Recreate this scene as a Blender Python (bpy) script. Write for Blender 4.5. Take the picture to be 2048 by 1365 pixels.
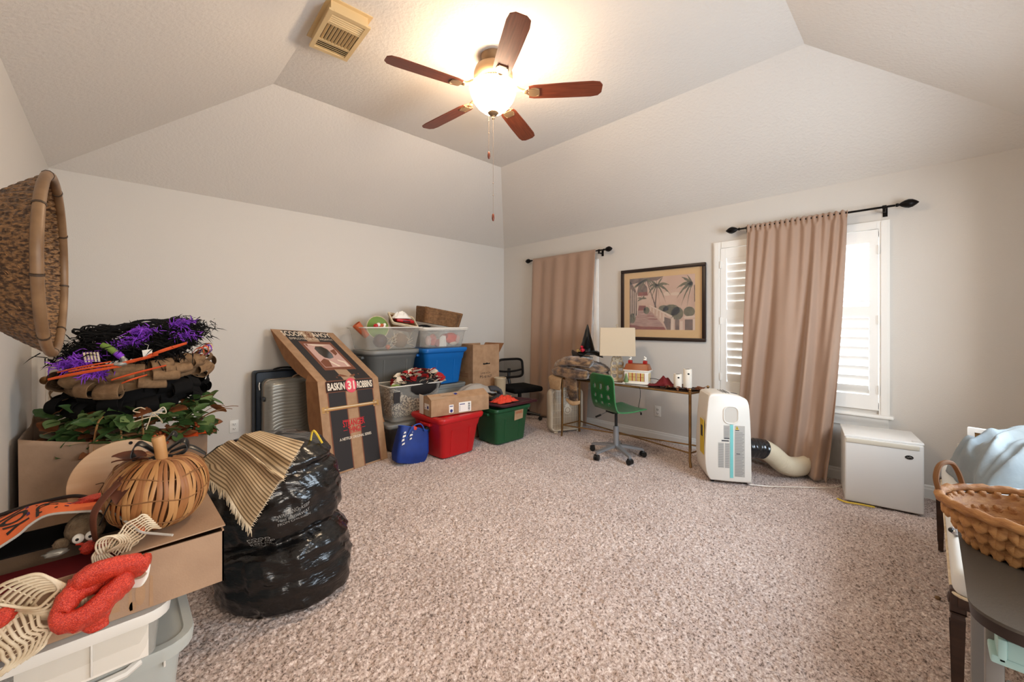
import bpy, bmesh, math, random
import numpy as np
from math import sin, cos, pi, radians as R
from mathutils import Vector, Matrix, noise, geometry
random.seed(7)
for o in list(bpy.data.objects): bpy.data.objects.remove(o)
SC = bpy.context.scene
C = SC.collection

# ---------------------------------------------------------------- camera
YAW, CAMH = .8092, 1.2844
cd = bpy.data.cameras.new('camera'); cam = bpy.data.objects.new('camera', cd); C.objects.link(cam)
cam.location = (0, 0, CAMH); cam.rotation_euler = (pi/2, 0, YAW - pi/2)
cd.sensor_width = 36; cd.lens = 809.76/2048*36
cd.shift_x = (1024-1004.67)/2048; cd.shift_y = -(682.5-648.15)/2048
cd.clip_start = .02
SC.camera = cam

# ---------------------------------------------------------------- room numbers (metres)
XL, XB, YA, YN = -.367, 4.3445, 4.521, -.671      # left, window, back and near wall faces
HW, HT, INS = 2.44, 3.05, 1.203                   # wall plate, tray height, tray inset
W1 = (2.88, 3.74, .60, 2.03)                      # window openings: y0, y1, z0, z1
W2 = (.26, 1.41, .60, 2.03)
W3 = (1.9, 3.3, .95, 2.05)                        # unseen window added in the near wall for cool fill: x0, x1, z0, z1
D2 = (.15, 1.0, 2.03)                             # unseen doorway added in the near wall for warm fill

# ---------------------------------------------------------------- world, daylight, added fill lights, exposure
w = bpy.data.worlds.new('world'); SC.world = w; w.use_nodes = True
wn = w.node_tree.nodes; bgn = wn['Background']
bgn.inputs[0].default_value = (.86, .93, 1, 1); bgn.inputs[1].default_value = 2.5
def area(name, loc, rot, sx, sy, power, col):
    l = bpy.data.lights.new(name, 'AREA'); l.shape = 'RECTANGLE'; l.size = sx; l.size_y = sy
    l.energy = power; l.color = col
    o = bpy.data.objects.new(name, l); C.objects.link(o); o.location = loc; o.rotation_euler = rot
    return o
DAY = (.82, .91, 1.0)
area('daylight_window_two', (XB+.55, (W2[0]+W2[1])/2, 1.35), (0, R(90), 0), 1.6, 1.3, 80, DAY)
area('daylight_window_one', (XB+.55, (W1[0]+W1[1])/2, 1.35), (0, R(90), 0), 1.6, 1.3, 48, DAY)
area('cool_fill_light', ((W3[0]+W3[1])/2, YN-.55, 1.55), (R(90), 0, 0), 1.6, 1.3, 92, (.72, .86, 1.0))  # added cool fill, shining in through the unseen near-wall window
area('warm_fill_light', ((D2[0]+D2[1])/2, YN-1.0, 1.6), (R(80), 0, 0), 1.0, 1.4, 46, (1, .84, .66))  # added warm fill, shining in through the unseen doorway
SC.view_settings.view_transform = 'Standard'; SC.view_settings.look = 'None'
SC.view_settings.gamma = 1; SC.view_settings.use_curve_mapping = False
SC.view_settings.exposure = 0.36

# ---------------------------------------------------------------- materials
def lin(h):
    if isinstance(h, str):
        h = h.lstrip('#'); c = [int(h[i:i+2], 16)/255 for i in (0, 2, 4)]
        return tuple(x/12.92 if x <= .04045 else ((x+.055)/1.055)**2.4 for x in c) + (1,)
    return tuple(h) + (1,)
def mat(name, col, rough=.6, metal=0, spec=.4, col2=None, scale=20, ramp=(.35, .65), bump=0, bscale=60, coat=0, sheen=0, stretch=None, detail=4, btype='noise', emit=None, estr=0, trans=0):
    m = bpy.data.materials.new(name); m.use_nodes = True
    nt = m.node_tree; n = nt.nodes; L = nt.links; p = n['Principled BSDF']
    p.inputs['Base Color'].default_value = lin(col); p.inputs['Roughness'].default_value = rough
    p.inputs['Metallic'].default_value = metal; p.inputs['Specular IOR Level'].default_value = spec
    p.inputs['Coat Weight'].default_value = coat; p.inputs['Sheen Weight'].default_value = sheen
    tc = None
    def coords():
        nonlocal tc
        if tc is None:
            t = n.new('ShaderNodeTexCoord'); mp = n.new('ShaderNodeMapping')
            L.new(t.outputs['Object'], mp.inputs[0]); tc = mp
            if stretch: mp.inputs['Scale'].default_value = stretch
        return tc.outputs[0]
    if col2:
        nz = n.new('ShaderNodeTexNoise'); nz.inputs['Scale'].default_value = scale; nz.inputs['Detail'].default_value = detail
        L.new(coords(), nz.inputs['Vector'])
        r = n.new('ShaderNodeValToRGB'); r.color_ramp.elements[0].position = ramp[0]; r.color_ramp.elements[1].position = ramp[1]
        r.color_ramp.elements[0].color = lin(col); r.color_ramp.elements[1].color = lin(col2)
        L.new(nz.outputs['Fac'], r.inputs[0]); L.new(r.outputs[0], p.inputs['Base Color'])
    if bump:
        b = n.new('ShaderNodeBump'); b.inputs['Strength'].default_value = bump; b.inputs['Distance'].default_value = .01
        if btype == 'noise':
            q = n.new('ShaderNodeTexNoise'); q.inputs['Scale'].default_value = bscale; q.inputs['Detail'].default_value = 3; o = q.outputs['Fac']
        elif btype == 'voronoi':
            q = n.new('ShaderNodeTexVoronoi'); q.inputs['Scale'].default_value = bscale; o = q.outputs['Distance']
        L.new(coords(), q.inputs['Vector']); L.new(o, b.inputs['Height']); L.new(b.outputs[0], p.inputs['Normal'])
    if emit:
        p.inputs['Emission Color'].default_value = lin(emit); p.inputs['Emission Strength'].default_value = estr
    if trans: p.inputs['Transmission Weight'].default_value = trans
    return m
def stripes(name, c1, c2, freq, axis='X', rough=.8, width=.5, bump=0, distort=0):
    m = mat(name, c1, rough); nt = m.node_tree; n = nt.nodes; L = nt.links; p = n['Principled BSDF']
    t = n.new('ShaderNodeUVMap'); wv = n.new('ShaderNodeTexWave'); wv.wave_profile = 'SIN'; wv.bands_direction = axis
    wv.inputs['Scale'].default_value = freq; wv.inputs['Distortion'].default_value = distort
    L.new(t.outputs[0], wv.inputs['Vector'])
    r = n.new('ShaderNodeValToRGB'); r.color_ramp.elements[0].position = width-.12; r.color_ramp.elements[1].position = width+.12
    r.color_ramp.elements[0].color = lin(c1); r.color_ramp.elements[1].color = lin(c2)
    L.new(wv.outputs['Fac'], r.inputs[0]); L.new(r.outputs[0], p.inputs['Base Color'])
    if bump:
        b = n.new('ShaderNodeBump'); b.inputs['Strength'].default_value = bump; b.inputs['Distance'].default_value = .005
        L.new(wv.outputs['Fac'], b.inputs['Height']); L.new(b.outputs[0], p.inputs['Normal'])
    return m
def clear(name, col, opac=.3, rough=.25):
    m = bpy.data.materials.new(name); m.use_nodes = True; nt = m.node_tree; n = nt.nodes; L = nt.links
    p = n['Principled BSDF']; p.inputs['Base Color'].default_value = lin(col); p.inputs['Roughness'].default_value = rough
    tr = n.new('ShaderNodeBsdfTransparent'); mx = n.new('ShaderNodeMixShader'); mx.inputs[0].default_value = opac
    lw = n.new('ShaderNodeLayerWeight'); lw.inputs[0].default_value = .35
    mth = n.new('ShaderNodeMath'); mth.operation = 'MULTIPLY_ADD'; mth.use_clamp = True
    mth.inputs[1].default_value = .38; mth.inputs[2].default_value = opac
    L.new(lw.outputs['Facing'], mth.inputs[0]); L.new(mth.outputs[0], mx.inputs[0])
    L.new(tr.outputs[0], mx.inputs[1]); L.new(p.outputs[0], mx.inputs[2]); L.new(mx.outputs[0], n['Material Output'].inputs[0])
    return m
M = dict(
 wall=mat('wall_paint', '#d0cac2', .7, bump=.12, bscale=140),
 ceil=mat('ceiling_paint', '#dfd8cf', .8, bump=.38, bscale=48),
 white=mat('white_trim', '#e9e6e0', .4),
 shutter=mat('shutter_paint', '#efede8', .4),
 cardboard=mat('cardboard', '#ab8868', .8, col2='#9c7a5b', scale=14, bump=.1, bscale=200),
 card_in=mat('cardboard_inside', '#8a5f3d', .85, col2='#9b6c46', scale=12),
 card_pale=mat('pale_cardboard', '#a88a70', .8, col2='#9c7f67', scale=9, bump=.1, bscale=200),
 kraft=mat('kraft_paper', '#9d8169', .8, col2='#8d725b', scale=6, bump=.2, bscale=25),
 black=mat('black_plastic', '#141414', .4),
 blackcloth=mat('black_cloth', '#0b0a0a', .9, spec=.2),
 iron=mat('black_iron', '#15110f', .35, .6),
 trash=mat('trash_film', '#0a0a0b', .24, spec=.5, coat=.2, bump=.55, bscale=22, stretch=(1, 1, 2.6)),
 brass=mat('antique_brass', '#a07c50', .35, .85, col2='#7e5f3c', scale=9),
 chrome=mat('steel', '#b6b6b8', .3, .9),
 greymetal=mat('grey_metal', '#8f9092', .4, .5),
 nickel=mat('brushed_nickel', '#8d7357', .45, .5),
 pewter=mat('pewter', '#a28d78', .4, .5),
 gold=mat('gold_print', '#b98f55', .4, .3),
 curtain=mat('curtain_cloth', '#a38570', .75, sheen=.35, bump=.15, bscale=400),
 wood=mat('cherry_blade', '#6b3220', .4, col2='#7f4029', scale=3, stretch=(2, 30, 2)),
 darkwood=mat('dark_wood', '#34231b', .45, col2='#432d22', scale=4, stretch=(1, 1, 8)),
 vent=mat('register_paint', '#d9bd8d', .5),
 dark=mat('dark_void', '#0c0a09', .9),
 rattan=mat('rattan', '#a06c3e', .5, col2='#744322', scale=5, ramp=(.3, .75)),
 rattan2=mat('pale_rattan', '#bb8e5c', .5, col2='#94602f', scale=5, ramp=(.3, .75)),
 twine=mat('twine', '#7c5430', .8),
 bamboo=mat('bamboo_pole', '#86684a', .45, col2='#6a4e34', scale=4, stretch=(3, 3, 3)),
 weave=mat('woven_bamboo', '#3a2515', .5, col2='#86623e', scale=75, ramp=(.4, .6), stretch=(1, 1, 2.2), bump=.6, bscale=110),
 nodec=mat('bamboo_node', '#3e2f22', .6),
 seagrass=mat('seagrass', '#96643a', .7, col2='#b3824e', scale=30, bump=.3, bscale=120, stretch=(1, 1, 3)),
 wicker=mat('brown_wicker', '#86613e', .6, col2='#6b4a2c', scale=40),
 purple=mat('purple_feather', '#6a2ca8', .7, col2='#8f3fd0', scale=15),
 orange=mat('orange_ribbon', '#dd5a2a', .55, col2='#c94a1e', scale=10),
 orangecloth=mat('orange_cloth', '#e8703a', .7),
 redcloth=mat('red_orange_cloth', '#d8412a', .7),
 burlap=mat('burlap', '#876a4c', .9, col2='#75593d', scale=40, bump=.3, bscale=300),
 leaf1=mat('leaf_green', '#3f5a2c', .5, col2='#2d4422', scale=12),
 leaf2=mat('leaf_sage', '#758a55', .5, col2='#5d7344', scale=12),
 leaf3=mat('leaf_brown', '#6b3a22', .6, col2='#8a5428', scale=12),
 berry=mat('amber_berry', '#b5582e', .3),
 plywood=mat('pale_plywood', '#c8a988', .6, col2='#bd9d7a', scale=3, stretch=(1, 1, 9)),
 engrave=mat('burnt_line', '#5b4632', .8),
 brownfabric=mat('brown_velvet', '#4d2819', .6, col2='#6a3820', scale=6),
 mesh_cream=mat('cream_jute_mesh', '#e0d2b8', .8, col2='#c4ae8e', scale=20),
 redmesh=mat('red_glitter_mesh', '#b5200d', .38, spec=.7, col2='#e2482c', scale=320, ramp=(.42, .62), bump=.5, bscale=420),
 plush=mat('brown_plush', '#7b6852', .95, col2='#5d4c3a', scale=40, bump=.6, bscale=160),
 eye=mat('eye_white', '#eeeae2', .25), pupil=mat('pupil_black', '#0d0d0d', .2),
 purpleprint=mat('purple_print', '#4a2560', .7), blackprint=mat('black_print', '#1d1614', .7),
 greyplast=mat('grey_plastic', '#5f5f5c', .5), greyplast2=mat('grey_lid_plastic', '#7c7c78', .45),
 blueplast=mat('blue_plastic', '#0d62ab', .4), redplast=mat('red_plastic', '#b3161a', .4),
 greenplast=mat('green_plastic', '#1d4b2c', .4), maroon=mat('maroon_plastic', '#3c1620', .4),
 clear=clear('clear_plastic', '#d8d4ca', .12), frost=clear('frosted_plastic', '#c9cdc8', .55, .35),
 lidwhite=mat('white_lid_plastic', '#dedad2', .35), bluebag=mat('blue_bag', '#12327f', .6, col2='#0f2a6e', scale=8),
 bluetrim=mat('blue_trim', '#2a4da0', .6),
 navy=mat('navy_suitcase', '#1b2a3a', .55), silver=mat('silver_shell', '#96948c', .35, .35),
 zipper=mat('zip_metal', '#c8c6bf', .3, .8),
 tanprint=mat('tan_print', '#a98d72', .75), charprint=mat('charcoal_print', '#2c2828', .75),
 brownprint=mat('brown_print', '#7a4a35', .75), pinkprint=mat('pink_print', '#c9a49a', .75),
 creamprint=mat('cream_print', '#e4d6c2', .75), redprint=mat('red_print', '#c5222b', .7),
 rose=mat('rose_print', '#d8505f', .7), greyprint=mat('grey_print', '#8d8a86', .7), paper=mat('white_paper', '#e6e0d6', .7),
 label=mat('label_grey', '#b3aea6', .7), barcode=mat('label_ink', '#2c2b33', .7), indigo=mat('indigo_ink', '#2b2f72', .7),
 yellow=mat('yellow_print', '#d6b63a', .5), teal=mat('teal_tape', '#7cc6c3', .5),
 greenseat=mat('green_lacquer', '#0f5a2c', .3, coat=.3), shade=mat('linen_shade', '#c9b69b', .85, bump=.15, bscale=300),
 lampbase=mat('distressed_cream', '#d8c8ac', .6, col2='#a58d6b', scale=14),
 ceramic=mat('white_ceramic', '#ebe4d8', .25), roof=mat('brown_roof', '#8d4c28', .35), chimney=mat('brick_red', '#9c1f1d', .35),
 glow=mat('house_window', '#d9c37a', .4), darkred=mat('dark_red_cloth', '#6a0f14', .8),
 fur=mat('faux_fur', '#46301f', .95, col2='#9a7853', scale=11, ramp=(.38, .62), sheen=.5, bump=.8, bscale=35, stretch=(1, 1, 2)),
 beigeblanket=mat('beige_blanket', '#b79a77', .9, col2='#a98a66', scale=20, bump=.4, bscale=60),
 bookgrey=mat('patterned_grey', '#8e877d', .7, col2='#b5ada0', scale=70, ramp=(.45, .55)),
 birch=mat('birch_bark', '#e2d8c8', .7, col2='#5a4636', scale=10, ramp=(.62, .78), stretch=(1, 1, 3)),
 satin=mat('black_satin', '#0e0d0d', .3), redflower=mat('red_flower', '#b3122a', .5),
 acwhite=mat('ivory_plastic', '#e3dcd1', .4), acgrey=mat('panel_shadow', '#cbc3b7', .45),
 duct=mat('cream_duct', '#d8c9ae', .6), tape=mat('black_tape', '#191a1c', .25, coat=.4),
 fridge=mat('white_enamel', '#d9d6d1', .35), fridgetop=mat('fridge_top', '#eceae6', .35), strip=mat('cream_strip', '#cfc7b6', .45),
 badge=mat('badge_black', '#232323', .3),
 fanplast=mat('fan_ivory', '#c9bda9', .45), fangrille=mat('grille_ivory', '#d2c6b2', .45),
 glass=clear('window_glass', '#ffffff', .06, .03), cork=mat('cork', '#9c7346', .9, col2='#85602f', scale=60),
 cushion=mat('white_upholstery', '#dcdcd8', .85), denim=mat('blue_cotton', '#98a0a2', .85, col2='#838c91', scale=6, bump=.2, bscale=40),
 tabletop=mat('charcoal_tabletop', '#4d4740', .55, bump=.1, bscale=200, spec=.3), tableedge=mat('table_edge', '#2d211c', .5),
 aqua=mat('aqua_board', '#9fc0bd', .45), greyleg=mat('grey_painted_leg', '#7a7672', .5),
 greycloth=mat('grey_jersey', '#3f3f42', .9), palecloth=mat('pale_grey_cloth', '#a59d94', .9),
 bucket=mat('cream_bucket', '#b5a284', .7), officemesh=clear('chair_mesh', '#2c2c2c', .55, .7),
 fblade=clear('fan_blade_smoke', '#d8cfc0', .4, .3), greentoy=mat('lime_plate', '#6f8a3a', .6), terracotta=mat('terracotta', '#b55a33', .6),
 quiltred=mat('quilt_red', '#a31a1c', .85), quiltblack=mat('quilt_black', '#191615', .85), quiltwhite=mat('quilt_cream', '#d3c4ae', .85), quiltcheck=mat('quilt_print', '#c9b9a2', .85, col2='#2a2422', scale=70, ramp=(.48, .52)),
 mattecream=mat('picture_mat', '#cda873', .8), framedark=mat('picture_frame', '#281a14', .4),
 psky=mat('painted_sky', '#c9a995', .8, col2='#b99883', scale=4), pwalk=mat('painted_boardwalk', '#b58f7f', .8, col2='#8f6a62', scale=12, stretch=(1, 1, 12)),
 pgreen=mat('painted_palm', '#55503a', .8, col2='#6d6448', scale=25), pdark=mat('painted_shade', '#5b463e', .8, col2='#7a6052', scale=20), ppale=mat('painted_cream', '#cdb5a0', .8),
 pred=mat('painted_red', '#8d4434', .8, col2='#7a3a30', scale=20), outlet=mat('outlet_plate', '#e6e2da', .4),
 picglass=clear('picture_glass', '#ffffff', .02, .03),
 yarn=mat('shirt_white', '#cfd6d8', .85),
)
# ceiling texture: knock-down plaster, worked over two scales
# bowl of the fan lamp gives the room its warm light
M['bowl'] = mat('lamp_bowl_glass', '#fff3e0', .4, emit=(1, .77, .53), estr=72)
M['throw'] = stripes('striped_throw', '#c4ab87', '#7d674c', 8.5, 'Y', .9, .64, .2)
M['ticking'] = stripes('ticking_stripe', '#c9d0d2', '#6d7c88', 5, 'X', .85, .75)
def carpet_mat():
    m = mat('carpet', '#b19c8b', .95, spec=.1, sheen=.3)
    nt = m.node_tree; n = nt.nodes; L = nt.links; p = n['Principled BSDF']
    t = n.new('ShaderNodeTexCoord')
    n1 = n.new('ShaderNodeTexNoise'); n1.inputs['Scale'].default_value = 95; n1.inputs['Detail'].default_value = 3; n1.inputs['Roughness'].default_value = .7
    n2 = n.new('ShaderNodeTexNoise'); n2.inputs['Scale'].default_value = 2.2; n2.inputs['Detail'].default_value = 3
    L.new(t.outputs['Object'], n1.inputs['Vector']); L.new(t.outputs['Object'], n2.inputs['Vector'])
    r = n.new('ShaderNodeValToRGB'); e = r.color_ramp.elements
    e[0].position = .36; e[0].color = lin('#67574f'); e[1].position = .64; e[1].color = lin('#ebdfd8')
    k = e.new(.45); k.color = lin('#bca79d'); k = e.new(.55); k.color = lin('#d0bdb4')
    L.new(n1.outputs['Fac'], r.inputs[0])
    mx = n.new('ShaderNodeMix'); mx.data_type = 'RGBA'; mx.blend_type = 'MULTIPLY'; mx.inputs[0].default_value = 1
    r2 = n.new('ShaderNodeValToRGB'); r2.color_ramp.elements[0].position = .3; r2.color_ramp.elements[0].color = (.86, .84, .83, 1); r2.color_ramp.elements[1].position = .7; r2.color_ramp.elements[1].color = (1, 1, 1, 1)
    L.new(n2.outputs['Fac'], r2.inputs[0]); L.new(r.outputs[0], mx.inputs[6]); L.new(r2.outputs[0], mx.inputs[7]); L.new(mx.outputs[2], p.inputs['Base Color'])
    return m
M['carpet'] = carpet_mat()

# ---------------------------------------------------------------- mesh helpers
class MB:
    def __init__(s): s.v = []; s.f = []; s.uv = {}; s.smooth = False
    def add(s, vs, fs, mx=None):
        b = len(s.v)
        s.v += [tuple(mx @ Vector(p)) for p in vs] if mx is not None else [tuple(p) for p in vs]
        s.f += [tuple(i+b for i in f) for f in fs]; return s
    def box(s, x0, x1, y0, y1, z0, z1, mx=None):
        return s.add([(x0,y0,z0),(x1,y0,z0),(x1,y1,z0),(x0,y1,z0),(x0,y0,z1),(x1,y0,z1),(x1,y1,z1),(x0,y1,z1)],
                     [(3,2,1,0),(4,5,6,7),(0,1,5,4),(1,2,6,5),(2,3,7,6),(3,0,4,7)], mx)
    def rbox(s, c, d, r=.01, seg=2, mx=None):
        bm = bmesh.new(); bmesh.ops.create_cube(bm, size=1)
        for v in bm.verts: v.co = Vector((v.co.x*d[0], v.co.y*d[1], v.co.z*d[2])) + Vector(c)
        bmesh.ops.bevel(bm, geom=bm.edges[:], offset=min(r, min(d)*.49), segments=seg, affect='EDGES', profile=.5)
        bm.verts.index_update()
        s.add([v.co[:] for v in bm.verts], [[v.index for v in f.verts] for f in bm.faces], mx); bm.free(); return s
    def loft(s, loops, cap0=True, cap1=True, mx=None, closed=True):
        n = len(loops[0]); vs = [p for l in loops for p in l]; fs = []
        for i in range(len(loops)-1):
            for j in range(n if closed else n-1):
                k = (j+1) % n; fs.append((i*n+j, i*n+k, (i+1)*n+k, (i+1)*n+j))
        if cap0: fs.append(tuple(range(n-1, -1, -1)))
        if cap1: fs.append(tuple((len(loops)-1)*n+j for j in range(n)))
        return s.add(vs, fs, mx)
    def lathe(s, prof, n=24, c=(0,0,0), mx=None, cap=True):
        return s.loft([[(c[0]+r*cos(2*pi*j/n), c[1]+r*sin(2*pi*j/n), c[2]+z) for j in range(n)] for r, z in prof], cap, cap, mx)
    def cyl(s, c, r, z0, z1, n=16, mx=None): return s.lathe([(r, z0), (r, z1)], n, c, mx)
    def tube(s, pts, r, n=8, closed=False, mx=None):
        pts = [Vector(p) for p in pts]; N = len(pts); loops = []; up = None
        for i, p in enumerate(pts):
            a = pts[(i-1) % N] if closed or i else p; b = pts[(i+1) % N] if closed or i < N-1 else p
            t = (b-a); t = t.normalized() if t.length > 1e-9 else Vector((0,0,1))
            if up is None: up = Vector((0,0,1)) if abs(t.z) < .9 else Vector((1,0,0))
            x = t.cross(up); x = x.normalized() if x.length > 1e-6 else t.orthogonal().normalized()
            y = x.cross(t).normalized(); up = y
            rr = r[i] if isinstance(r, (list, tuple)) else r
            loops.append([p + x*rr*cos(2*pi*k/n) + y*rr*sin(2*pi*k/n) for k in range(n)])
        if closed: loops.append(loops[0])
        return s.loft(loops, not closed, not closed, mx)
    def grid(s, nu, nv, fn, mx=None, uv=False):
        b = len(s.v); vs = []
        for j in range(nv+1):
            for i in range(nu+1):
                vs.append(fn(i/nu, j/nv))
                if uv: s.uv[b+j*(nu+1)+i] = (i/nu, j/nv)
        return s.add(vs, [(j*(nu+1)+i, j*(nu+1)+i+1, (j+1)*(nu+1)+i+1, (j+1)*(nu+1)+i) for j in range(nv) for i in range(nu)], mx)
    def prism(s, pts, z0, z1, mx=None):
        n = len(pts)
        return s.loft([[(x, y, z0) for x, y in pts], [(x, y, z1) for x, y in pts]], True, True, mx)
    def ball(s, c, r, n=12, m=8, mx=None):
        r = r if isinstance(r, (list, tuple)) else (r, r, r)
        return s.loft([[(c[0]+r[0]*sin(pi*i/m)*cos(2*pi*j/n), c[1]+r[1]*sin(pi*i/m)*sin(2*pi*j/n), c[2]-r[2]*cos(pi*i/m)) for j in range(n)]
                       for i in [.02]+list(range(1, m))+[m-.02]], True, True, mx)
    def mesh(s, name, m, smooth=None):
        me = bpy.data.meshes.new(name); me.from_pydata(s.v, [], s.f)
        if s.uv:
            l = me.uv_layers.new(name='UVMap')
            for lp in me.loops: l.data[lp.index].uv = s.uv.get(lp.vertex_index, (0, 0))
        me.materials.append(m)
        if smooth is None: smooth = s.smooth
        if smooth:
            me.polygons.foreach_set('use_smooth', [True]*len(me.polygons))
            if smooth != 'all': me.set_sharp_from_angle(angle=R(smooth if smooth > 1 else 40))
        return me
def link(name, me, parent=None, loc=None, rot=None, mx=None):
    o = bpy.data.objects.new(name, me); C.objects.link(o)
    if parent: o.parent = parent
    if loc is not None: o.location = loc
    if rot is not None: o.rotation_euler = rot
    if mx is not None: o.matrix_local = mx
    return o
def part(name, mb, m, parent=None, smooth=40, **k):
    return link(name, mb.mesh(name, m, smooth), parent, **k)
def tag(o, label=None, cat=None, group=None, kind=None):
    if label: o['label'] = label
    if cat: o['category'] = cat
    if group: o['group'] = group
    if kind: o['kind'] = kind
    return o
def thing(name, label, cat, loc=(0,0,0), rz=0, group=None, rot=None):
    o = bpy.data.objects.new(name, None); C.objects.link(o); o.empty_display_size = .05
    o.location = loc; o.rotation_euler = rot if rot else (0, 0, rz); return tag(o, label, cat, group)
def struct(name, mb, m, parent=None, smooth=0):
    o = part(name, mb, m, parent, smooth)
    if not parent: o['kind'] = 'structure'
    return o
def thick(o, t, off=0):
    md = o.modifiers.new('solid', 'SOLIDIFY'); md.thickness = t; md.offset = off; return o
def rr(wd, dp, r, z, n=4, cx=0, cy=0):
    pts = []
    r = min(r, wd/2-.001, dp/2-.001)
    for qx, qy, a0 in ((1, 1, 0), (-1, 1, 90), (-1, -1, 180), (1, -1, 270)):
        for k in range(n+1):
            a = R(a0+90*k/n); pts.append((cx+qx*(wd/2-r)+r*cos(a), cy+qy*(dp/2-r)+r*sin(a), z))
    return pts
def nz(x, y, z=0, s=1.0): return noise.noise(Vector((x*s, y*s, z*s)))
def rmx(loc=(0,0,0), rot=(0,0,0), sc=(1,1,1)):
    from mathutils import Euler
    return Matrix.LocRotScale(Vector(loc), Euler(rot), Vector(sc))
def lerp(a, b, t): return a+(b-a)*t
def bez(p0, p1, p2, p3, n=12):
    p0, p1, p2, p3 = map(Vector, (p0, p1, p2, p3))
    return [p0*(1-t)**3+p1*3*t*(1-t)**2+p2*3*t*t*(1-t)+p3*t**3 for t in [i/n for i in range(n+1)]]
def spline(pts, n=6):
    P = [Vector(p) for p in pts]; out = []
    for i in range(len(P)-1):
        a, b, c, d = P[max(i-1, 0)], P[i], P[i+1], P[min(i+2, len(P)-1)]
        for k in range(n):
            t = k/n; out.append(.5*((2*b)+(c-a)*t+(2*a-5*b+4*c-d)*t*t+(3*b-a-3*c+d)*t**3))
    return out+[P[-1]]
# flat print: text and shapes on a surface given by map(u, v) -> point
_tc = {}
def text_mesh(s, bold=0):
    key = s; s = (s, bold)
    if s not in _tc:
        cu = bpy.data.curves.new('t', 'FONT'); cu.body = key; cu.resolution_u = 3; cu.offset = bold
        ob = bpy.data.objects.new('t', cu); C.objects.link(ob)
        me = bpy.data.meshes.new_from_object(ob.evaluated_get(bpy.context.evaluated_depsgraph_get()))
        bpy.data.objects.remove(ob)
        v = np.array([p.co[:2] for p in me.vertices]); f = [tuple(p.vertices) for p in me.polygons]
        lo, hi = v.min(0), v.max(0); _tc[s] = ((v-lo)/(hi-lo), f); bpy.data.meshes.remove(me)
    return _tc[s]
def text(name, s, mp, u0, v0, u1, v1, m, parent, bold=0):
    v, f = text_mesh(s, bold); mb = MB()
    mb.add([mp(lerp(u0, u1, a), lerp(v0, v1, b)) for a, b in v], f)
    return part(name, mb, m, parent, 0)
def quad(name, mp, rects, m, parent, n=1):
    mb = MB()
    for u0, v0, u1, v1 in rects: mb.grid(n, n, lambda a, b: mp(lerp(u0, u1, a), lerp(v0, v1, b)))
    return part(name, mb, m, parent, 0)
def shape(name, mp, polys, m, parent):
    for pl in polys[1:]: shape(name, mp, [pl], m, parent)
    mb = MB()
    for pl in polys[:1]:
        loops = pl if isinstance(pl[0][0], (list, tuple)) else [pl]
        flat = [p for l in loops for p in l]
        tri = geometry.tessellate_polygon([[Vector((p[0], p[1], 0)) for p in l] for l in loops])
        mb.add([mp(*p) for p in flat], tri)
    return part(name, mb, m, parent, 0)
def plane_map(o, u, v, off=.0008):
    o, u, v = Vector(o), Vector(u), Vector(v); n = u.cross(v).normalized()*off
    return lambda a, b, k=1: o+u*a+v*b+n*k
def circ(cx, cy, rx, ry, n=24, a0=0, a1=360): return [(cx+rx*cos(R(lerp(a0, a1, i/n))), cy+ry*sin(R(lerp(a0, a1, i/n)))) for i in range(n if a1-a0 == 360 else n+1)]
# ================================================================ the room
WT = .14
b = MB().box(XL-WT, XB+WT, YN-2.2, YA+WT, -.12, -.012)
struct('floor', b, M['carpet'])
b = MB().box(XL-WT, XB+WT, YA, YA+WT, -.1, HW+.02); struct('wall_back', b, M['wall'])
b = MB().box(XL-WT, XL, YN-.1, YA, -.1, HW+.02); struct('wall_left', b, M['wall'])
def holed(mb, a0, a1, holes, put):      # wall with rectangular openings: a along, z up
    xs = sorted(holes); cur = a0
    for h0, h1, z0, z1 in xs:
        put(cur, h0, -.1, HW+.02); put(h0, h1, -.1, z0) if z0 > -.1 else None; put(h0, h1, z1, HW+.02); cur = h1
    put(cur, a1, -.1, HW+.02)
b = MB(); holed(b, YN-.1, YA, [W2, W1], lambda a, c, z0, z1: b.box(XB, XB+WT, a, c, z0, z1)); struct('wall_right', b, M['wall'])
b = MB(); holed(b, XL, XB, [(D2[0], D2[1], -.1, D2[2]), W3], lambda a, c, z0, z1: b.box(a, c, YN-WT, YN, z0, z1)); struct('wall_front', b, M['wall'])
b = MB()
o = [(XL-.02, YN-.02, HW), (XB+.02, YN-.02, HW), (XB+.02, YA+.02, HW), (XL-.02, YA+.02, HW)]
t = [(XL+INS, YN+INS, HT), (XB-INS, YN+INS, HT), (XB-INS, YA-INS, HT), (XL+INS, YA-INS, HT)]
b.add(o+t, [(4, 7, 6, 5)]+[(i, i+4, (i+1) % 4+4, (i+1) % 4) for i in range(4)])
b.add([(p[0], p[1], p[2]+.05) for p in o+t], [(4, 5, 6, 7)]+[(i, (i+1) % 4, (i+1) % 4+4, i+4) for i in range(4)])
struct('ceiling', b, M['ceil'])
# hairline cracks along the hips
def baseboard(name, pts):
    prof = [(0, 0), (.016, 0), (.016, .075), (.011, .085), (.011, .097), (.005, .105), (0, .105)]
    mb = MB(); (x0, y0), (x1, y1) = pts; d = Vector((x1-x0, y1-y0, 0)).normalized(); n = Vector((d.y, -d.x, 0))
    mb.loft([[Vector((x, y, 0))+n*a+Vector((0, 0, z-.012)) for a, z in prof] for x, y in pts]); struct(name, mb, M['white'])
baseboard('baseboard_back', [(XL, YA), (XB, YA)])
baseboard('baseboard_right', [(XB, YA), (XB, YN)])
baseboard('baseboard_left', [(XL, 3.66), (XL, D2[0]-.9)])
baseboard('baseboard_front', [(XB, YN), (D2[1]+.07, YN)])
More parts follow.
